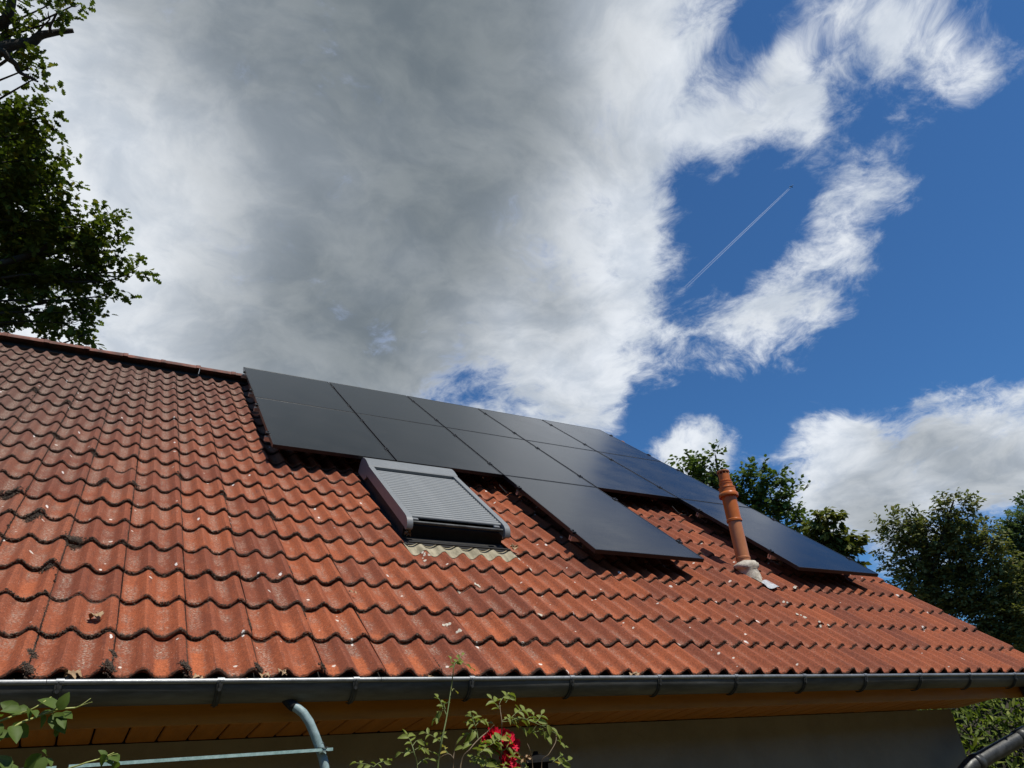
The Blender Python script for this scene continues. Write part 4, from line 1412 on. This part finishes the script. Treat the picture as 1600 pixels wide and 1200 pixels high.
# ------------------------------------------------------------------ trees
QUAD_V = [(0, 0, 0), (0.5, 0.30, 0.06), (1.0, 0, -0.06), (0.5, -0.30, 0.06)]
QUAD_F = [(0, 1, 2), (0, 2, 3)]
LONG_V = [(0, 0, 0), (0.4, 0.13, 0.03), (1.0, 0, -0.14), (0.4, -0.13, 0.03)]
ROUND_V = [(0, 0, 0), (0.22, 0.30, 0.05), (0.62, 0.36, 0.05), (1.0, 0, -0.08), (0.62, -0.36, 0.05), (0.22, -0.30, 0.05)]
ROUND_F = [(0, 1, 2), (0, 2, 3), (0, 3, 4), (0, 4, 5)]
OAK_V = [(0, 0, 0), (0.18, 0.08, 0), (0.30, 0.24, 0.04), (0.40, 0.12, 0.0), (0.55, 0.32, 0.05), (0.66, 0.15, 0), (0.82, 0.26, 0.03), (1.0, 0, -0.06),
         (0.82, -0.26, 0.03), (0.66, -0.15, 0), (0.55, -0.32, 0.05), (0.40, -0.12, 0.0), (0.30, -0.24, 0.04), (0.18, -0.08, 0)]
OAK_F = [(0, 1, 13), (1, 2, 3), (1, 3, 13), (13, 3, 11), (13, 11, 12), (3, 4, 5), (3, 5, 11), (11, 5, 9), (11, 9, 10), (5, 6, 7), (5, 7, 9), (9, 7, 8)]


def gapnoise(P, f, seed):
    a = np.sin(P @ (unit(1)[0] * f) + seed) + np.sin(P @ (unit(1)[0] * f * 1.7) + seed * 2) + np.sin(P @ (unit(1)[0] * f * 2.9) + seed * 3)
    return a


def tree(name, label, cat, clumps, base, mat, tv, tf, leaf, per_spray, spray_len, density, gap=-1.6, droop=0.0, bark=None, trunk_r=0.25, group=None, extra=None, shell=0.45, twig=0.6):
    """clumps: (px, py, radius px, distance m) turned into spheres at their real distance; sprays of leaves fill them, limbs reach them"""
    bark = bark or M_BARK
    B = Vector(base)
    tr = thing(name, label, cat, base, group=group)
    cen, rad = [], []
    for (x, y, r_, dist) in clumps:
        cen.append(at_r(x, y, dist))
        rad.append(max(r_ * dist / FPX - spray_len * 0.42, spray_len * 0.30))
    cen, rad = np.array(cen), np.array(rad)
    # limbs
    top = cen[np.argmax(cen[:, 2])]
    mid = Vector((base[0], base[1], cen[:, 2].mean() * 0.75))
    tb = MB()
    tpts = curve_pts([B, B + Vector((0.05, 0.03, mid.z * 0.4)), mid, mid.lerp(Vector(top), 0.5), Vector(top)], 5)
    n = len(tpts)
    tb.tube([p - B for p in tpts], [trunk_r * (1 - 0.94 * (i / (n - 1)) ** 0.8) for i in range(n)], 9)
    tb.build('trunk', bark, tr, smooth='all')
    lb = MB()
    for c, r_ in zip(cen, rad):
        c = Vector(c)
        k_ = min(range(n), key=lambda i: (tpts[i] - c).length + 1.2 * max(0, tpts[i].z - c.z + 0.5))
        s_ = tpts[k_]
        m1 = s_.lerp(c, 0.5) + Vector((rt.gauss(0, .1), rt.gauss(0, .1), 0.12)) * (c - s_).length * 0.5
        pp = curve_pts([s_, m1, c], 5)
        q = len(pp)
        r0 = min(trunk_r * 0.2, 0.012 + 0.008 * (c - s_).length)
        lb.tube([p - B for p in pp], [r0 * (1 - 0.75 * i / (q - 1)) for i in range(q)], 6)
        for j in range(5):
            dd = Vector(unit(1)[0])
            dd.z = abs(dd.z) * 0.6
            lb.tube([c - B, c + dd * r_ * 0.5 - B, c + dd * r_ * 0.9 + Vector((0, 0, 0.05)) - B], [r0 * 0.25, r0 * 0.16, r0 * 0.06], 5)
    tag(lb.build('limbs', bark, tr, smooth='all'), kind='stuff')
    PP, XX, NN, SS = [], [], [], []
    for c, r_ in zip(cen, rad):
        ns = max(6, int(density * (r_ / spray_len) ** 2))
        d = unit(ns)
        d[:, 2] = d[:, 2] * 0.85 + 0.05
        f = RNG.uniform(shell ** 3, 1, ns) ** (1 / 3.0)
        f = f * (1 + RNG.normal(0, 0.10, ns))
        o = c + d * (f * r_)[:, None]
        gn = gapnoise(o, 3.2 / max(0.2, r_ * 0.55), RNG.uniform(0, 6))
        keep = gn > gap
        o, d = o[keep], d[keep]
        ns = len(o)
        sd = d * 0.8 + unit(ns) * 0.55 + np.array([0, 0, 0.25 - droop])
        sd /= np.linalg.norm(sd, axis=1, keepdims=True)
        for q in range(per_spray):
            t_ = (q + RNG.uniform(0, 1, ns)) / per_spray
            p = o + sd * (t_ * spray_len)[:, None] + unit(ns) * spray_len * 0.10
            side = np.cross(sd, np.array([0, 0, 1.0])) * (1 if q % 2 else -1)
            ax = sd * 0.6 + side * 0.8 + unit(ns) * 0.45 + np.array([0, 0, -0.25 - droop])
            nr = np.array([0, 0, 1.0]) + unit(ns) * 0.65
            PP.append(p)
            XX.append(ax)
            NN.append(nr)
            SS.append(leaf * RNG.uniform(0.65, 1.2, ns))
    me_ = inst_mesh('crown', np.vstack(PP) - np.array(base), np.vstack(XX), np.vstack(NN), np.concatenate(SS), tv, tf, mat)
    o = link('crown', me_, tr)
    if extra:
        extra(tr, B)
    return tr


# oak behind the ridge at the left: its right-hand side is in view
D = 13.0


def oak_extra(tr, B):
    for pxs, r0, r1, dd in (([(-120, 150), (-40, 100), (0, 78), (20, 70), (48, 67), (62, 56), (80, 52), (100, 49), (115, 48)], 0.10, 0.028, 12.4),
                            ([(-30, 95), (0, 80), (14, 92), (24, 100), (30, 112), (44, 120), (60, 128)], 0.055, 0.012, 12.3),
                            ([(80, 52), (78, 42), (84, 30), (92, 15), (103, 3)], 0.022, 0.008, 12.3),
                            ([(-60, 60), (0, 38), (14, 20), (20, -10), (26, -60)], 0.08, 0.04, 12.6),
                            ([(0, 38), (12, 28), (20, 10)], 0.03, 0.012, 12.6),
                            ([(25, -2), (40, 6), (54, 10)], 0.012, 0.006, 12.6),
                            ([(-40, 420), (40, 400), (100, 372), (140, 370), (165, 360)], 0.06, 0.012, 13.0), ([(100, 440), (160, 440), (190, 432), (212, 422)], 0.02, 0.004, 12.8)):
        pp = curve_pts([at_r(x, y, dd) for x, y in pxs], 4)
        n = len(pp)
        mb = MB()
        mb.tube([p - B for p in pp], [r0 + (r1 - r0) * i / (n - 1) for i in range(n)], 7)
        mb.build('bough', M_BARKDK, tr, smooth='all')


oak_cl = [(8, 20, 22, 12.6), (30, 40, 18, 12.6), (10, 48, 16, 12.6), (72, 10, 16, 12.4), (78, 30, 12, 12.4), (100, 28, 14, 12.3), (112, 10, 7, 12.3), (18, 92, 14, 12.4), (42, 108, 12, 12.3), (52, 124, 12, 12.3),
          (4, 172, 20, 12.8), (42, 162, 9, 12.7), (20, 205, 30, 12.9), (58, 200, 24, 12.7), (84, 202, 9, 12.6), (70, 215, 14, 12.6), (10, 250, 42, 13.1), (60, 245, 25, 12.8), (86, 245, 8, 12.7), (20, 300, 46, 13.3), (75, 300, 24, 12.9), (90, 288, 10, 12.8),
          (40, 350, 46, 13.3), (105, 345, 24, 12.9), (70, 345, 28, 12.9), (15, 400, 46, 13.5), (80, 400, 40, 13.1), (130, 375, 32, 12.9), (168, 350, 22, 12.7), (178, 372, 16, 12.7), (165, 392, 24, 12.8), (182, 400, 9, 12.7), (120, 420, 34, 13.0),
          (150, 430, 20, 12.8), (165, 462, 20, 12.8), (178, 445, 10, 12.8), (190, 432, 8, 12.8), (208, 425, 4, 12.8), (30, 460, 46, 13.5), (95, 465, 36, 13.1), (140, 470, 16, 12.9), (50, 505, 30, 13.3), (110, 505, 26, 13.0), (130, 490, 14, 12.9), (128, 525, 18, 12.9), (90, 525, 20, 13.1),
          (5, 510, 18, 13.5), (-40, 250, 70, 14.5), (-40, 400, 80, 14.5), (-95, 30, 55, 14.0), (-150, -120, 70, 14.0), (-80, 520, 60, 14.5)]
ob = at_r(-140, 560, 14.0)
tree('oak_tree', 'dark oak with lobed leaves and a bare bough rising behind the left ridge', 'tree', oak_cl, (ob[0], ob[1], 0.0), M_OAK, OAK_V, OAK_F, 0.120, 10, 0.28, 60.0, gap=-0.6, bark=M_BARKDK, trunk_r=0.35, extra=oak_extra)

# tree behind the panels, seen on both sides of the vent pipe
mid_cl = [(1068, 722, 16, 17), (1092, 726, 16, 17), (1108, 716, 14, 17), (1118, 712, 9, 17), (1080, 745, 24, 17.3), (1110, 745, 24, 17.2), (1130, 765, 22, 17.2), (1160, 745, 14, 17.1), (1172, 735, 10, 17), (1195, 730, 13, 17), (1182, 750, 24, 17.2), (1215, 742, 16, 17.1), (1220, 755, 10, 17),
          (1165, 775, 26, 17.3), (1205, 775, 28, 17.3), (1238, 772, 12, 17.1), (1248, 768, 6, 17), (1235, 798, 20, 17.2), (1190, 805, 30, 17.4), (1225, 820, 26, 17.3), (1252, 815, 14, 17.2), (1150, 800, 26, 17.4), (1105, 770, 30, 17.6), (1258, 835, 12, 17.2)]
mb_ = at_r(1170, 1000, 17.6)
tree('leafy_tree', 'dark green tree showing above the panels on both sides of the orange vent pipe', 'tree', mid_cl, (mb_[0], mb_[1], 0.0), M_ALDER, ROUND_V, ROUND_F, 0.10, 10, 0.26, 64.0, gap=-0.6, trunk_r=0.22)

# lighter drooping tree right of it
ch_cl = [(1290, 812, 13, 15), (1310, 812, 9, 15), (1296, 830, 13, 15), (1272, 832, 12, 15.1), (1285, 850, 20, 15.2), (1310, 855, 14, 15.1), (1322, 842, 10, 15), (1338, 845, 9, 15), (1330, 862, 14, 15.1), (1342, 876, 8, 15), (1320, 880, 14, 15.1), (1262, 850, 16, 15.2), (1300, 880, 16, 15.2)]
cb_ = at_r(1295, 1010, 15.3)
tree('fruit_tree', 'small yellow green tree with drooping leaves at the end of the solar panels', 'tree', ch_cl, (cb_[0], cb_[1], 0.0), M_CHERRY, QUAD_V, QUAD_F, 0.14, 11, 0.17, 70.0, gap=-1.2, droop=0.35, trunk_r=0.14)

# big tree at the right, with a second one at the edge of the picture
big_cl = [(1490, 782, 9, 30), (1478, 795, 14, 30), (1505, 795, 10, 30), (1520, 790, 9, 30), (1500, 812, 18, 30.2), (1525, 803, 9, 30), (1462, 812, 13, 30.2), (1440, 806, 12, 30.1), (1430, 812, 10, 30.1), (1398, 812, 12, 30), (1385, 820, 7, 30), (1410, 820, 15, 30.2), (1425, 835, 22, 30.4), (1395, 840, 15, 30.2),
          (1380, 848, 9, 30), (1378, 858, 7, 30), (1460, 840, 28, 30.6), (1500, 845, 28, 30.6), (1540, 835, 18, 30.4), (1555, 848, 12, 30.3), (1562, 838, 7, 30.2), (1430, 865, 26, 30.6), (1390, 875, 14, 30.2), (1376, 882, 9, 30), (1405, 888, 16, 30.3), (1480, 880, 34, 31), (1530, 875, 30, 30.8), (1560, 875, 20, 30.6),
          (1415, 915, 20, 30.4), (1445, 905, 28, 30.8), (1490, 925, 36, 31), (1540, 920, 34, 31), (1580, 910, 26, 30.8), (1430, 935, 20, 30.5), (1465, 955, 26, 31), (1515, 970, 30, 31), (1560, 965, 32, 31), (1600, 960, 34, 31), (1595, 1005, 28, 31), (1560, 1000, 22, 31), (1540, 995, 16, 31)]
bb_ = at_r(1490, 1150, 31)
tree('broad_tree', 'large olive green tree standing beyond the right end of the roof', 'tree', big_cl, (bb_[0], bb_[1], 0.0), M_BIGTREE, QUAD_V, QUAD_F, 0.16, 12, 0.42, 105.0, gap=-0.35, trunk_r=0.4)
ed_cl = [(1598, 806, 14, 33), (1588, 818, 14, 33), (1580, 826, 9, 33), (1600, 840, 22, 33), (1585, 850, 12, 33), (1610, 870, 24, 33), (1594, 885, 16, 33), (1640, 830, 50, 34), (1640, 920, 60, 34), (1640, 1000, 60, 34), (1600, 905, 24, 33.4)]
eb_ = at_r(1660, 1150, 34)
tree('edge_tree', 'blue green tree cut off by the right edge of the picture', 'tree', ed_cl, (eb_[0], eb_[1], 0.0), M_BLUETREE, QUAD_V, QUAD_F, 0.16, 12, 0.42, 90.0, gap=-0.6, trunk_r=0.35)

# hedge behind the gable, seen under the eave at the right
hd = thing('hedge', 'sunlit bright green hedge with narrow leaves behind the house corner', 'hedge', tuple(at_r(1560, 1210, 12.0)[:2]) + (0.0,))
HB = Vector(hd.location)
hx = Vector((CAMR[0][0], CAMR[1][0], 0)).normalized()      # along the hedge
hy = Vector((-hx.y, hx.x, 0))
core = MB()
rows = []
for i in np.linspace(-3.5, 5.0, 36):
    row = []
    for a in np.linspace(0, math.pi, 12):
        rr = 0.9 + 0.1 * math.sin(i * 2.3 + a * 3)
        p = hx * float(i) + hy * (-math.cos(a) * rr * 0.8) + Vector((0, 0, 0.0 + math.sin(a) ** 0.6 * 2.35 * (0.95 + 0.05 * math.sin(i * 3.1))))
        row.append(tuple(p))
    rows.append(row)
core.grid(rows)
core.build('branch_core', M_BARKDK, hd, smooth='all')
n = 16000
ii = RNG.uniform(-3.4, 4.9, n)
aa = RNG.uniform(0.02, math.pi * 0.75, n)
rr = 0.85 + RNG.normal(0.08, 0.10, n)
zz = np.sin(aa) ** 0.6 * 2.35 + RNG.normal(0.03, 0.08, n)
hxn, hyn = np.array(hx), np.array(hy)
P_h = hxn * ii[:, None] + hyn * (-np.cos(aa) * rr * 0.9 - 0.04)[:, None] + np.array([0, 0, 1.0]) * zz[:, None]
ax = -hyn * 0.5 + unit(n) * 0.9 + np.array([0, 0, -0.1])
nr = -hyn * 0.5 + np.array([0, 0, 0.8]) + unit(n) * 0.6
link('foliage', inst_mesh('foliage', P_h, ax, nr, RNG.uniform(0.08, 0.17, n), LONG_V, QUAD_F, M_HEDGE), hd)

# unseen tall hedge behind the viewer, added to shade the wall and eaves
gh = thing('unseen_shade_hedge', 'unseen tall hedge added opposite the house to shade its wall and eaves', 'hedge', (0, -11.0, 0))
gb = MB()
rows = []
for x in np.linspace(-22, 24, 60):
    rows.append([(x, -1.2 * math.cos(a) * (1 + 0.08 * math.sin(x * 2.1 + a * 4)), (math.sin(a) ** 0.4) * (6.2 + 0.35 * math.sin(x * 1.7) + 0.25 * math.sin(x * 4.1))) for a in np.linspace(0, math.pi, 16)])
gb.grid(rows)
gb.build('branch_core', M_BARKDK, gh, smooth='all')
n = 14000
xx = RNG.uniform(-22, 24, n)
aa = RNG.uniform(0.02, math.pi - 0.02, n)
P_g = np.stack([xx, -1.25 * np.cos(aa) + RNG.normal(0, 0.08, n), np.sin(aa) ** 0.4 * 6.3 + RNG.normal(0, 0.15, n)], 1)
link('foliage', inst_mesh('foliage', P_g, unit(n), unit(n) + np.array([0, 0, 0.8]), RNG.uniform(0.2, 0.4, n), LONG_V, QUAD_F, M_BIGTREE), gh)

# ------------------------------------------------------------------ aeroplane with its vapour trail
M_JET, _, _ = material('white_aircraft_paint', (0.75, 0.76, 0.78), 0.35)


def trail_material():
    m, t, b = material('ice_vapour', (0.85, 0.87, 0.9), 1.0, spec=0.0)
    o = t.sep(t.obj())
    tp = m.node_tree.nodes.new('ShaderNodeBsdfTransparent')
    mx = m.node_tree.nodes.new('ShaderNodeMixShader')
    t.link(t.ss(o[0], 0.0, 2600.0, 0.17, 0.05), mx.inputs[0])
    m.node_tree.links.new(tp.outputs[0], mx.inputs[1])
    tl = m.node_tree.nodes.new('ShaderNodeBsdfTranslucent')
    tl.inputs['Color'].default_value = (0.9, 0.92, 0.95, 1)
    ad = m.node_tree.nodes.new('ShaderNodeMixShader')
    ad.inputs[0].default_value = 0.75
    m.node_tree.links.new(b.outputs[0], ad.inputs[1])
    m.node_tree.links.new(tl.outputs[0], ad.inputs[2])
    m.node_tree.links.new(ad.outputs[0], mx.inputs[2])
    m.node_tree.links.new(mx.outputs[0], m.node_tree.nodes['Material Output'].inputs['Surface'])
    return m


M_TRAIL = trail_material()
d0, d1 = pdir(1237, 291), pdir(1072, 448)
ALT = 6600.0
pA, pB = Vector(d0 * ALT / d0[2]), Vector(d1 * ALT / d1[2])
xax = (pB - pA).normalized()                      # from the aircraft back along the trail
zax = Vector((0, 0, 1))
yax = zax.cross(xax)
mw = Matrix(((xax.x, yax.x, zax.x), (xax.y, yax.y, zax.y), (xax.z, yax.z, zax.z))).to_4x4()
Ltr = (pB - pA).length
jet = thing('aeroplane', 'tiny white airliner at the head of the vapour trail', 'aeroplane', tuple(pA), mw.to_euler())
j = MB()
j.tube([(-36, 0, 0), (-33, 0, 0), (-26, 0, 0), (20, 0, 0), (34, 0, 2)], [0.3, 2.2, 3.0, 3.0, 0.6], 12)
j.build('fuselage', M_JET, jet, smooth='all')
for s_ in (1, -1):
    j = MB()
    j.add([(-10, 2 * s_, -1), (4, 2 * s_, -1), (16, 31 * s_, 0.5), (12, 31 * s_, 0.5), (-10, 2 * s_, 0), (4, 2 * s_, 0), (16, 31 * s_, 0.9), (12, 31 * s_, 0.9)],
          [(0, 1, 2, 3), (7, 6, 5, 4), (0, 4, 5, 1), (1, 5, 6, 2), (2, 6, 7, 3), (3, 7, 4, 0)])
    j.build('wing', M_JET, jet)
    j = MB()
    j.add([(26, 1 * s_, 1), (32, 1 * s_, 1), (36, 11 * s_, 1.5), (33, 11 * s_, 1.5), (26, 1 * s_, 1.4), (32, 1 * s_, 1.4), (36, 11 * s_, 1.7), (33, 11 * s_, 1.7)],
          [(0, 1, 2, 3), (7, 6, 5, 4), (0, 4, 5, 1), (1, 5, 6, 2), (2, 6, 7, 3), (3, 7, 4, 0)])
    j.build('tailplane', M_JET, jet)
j = MB()
j.box((25, -0.4, 2), (33, 0.4, 12))
j.build('fin', M_JET, jet)
con = thing('vapour_trail', 'thin double white vapour trail slanting across the gap of blue sky', 'vapour trail', tuple(pA), mw.to_euler())
for s_ in (1, -1):
    j = MB()
    xs = np.linspace(45, Ltr, 24)
    j.tube([(x, s_ * (10 + 12 * x / Ltr), 0) for x in xs], [2.5 + 7.0 * x / Ltr for x in xs], 8)
    j.build('vapour_streak', M_TRAIL, con, smooth='all')
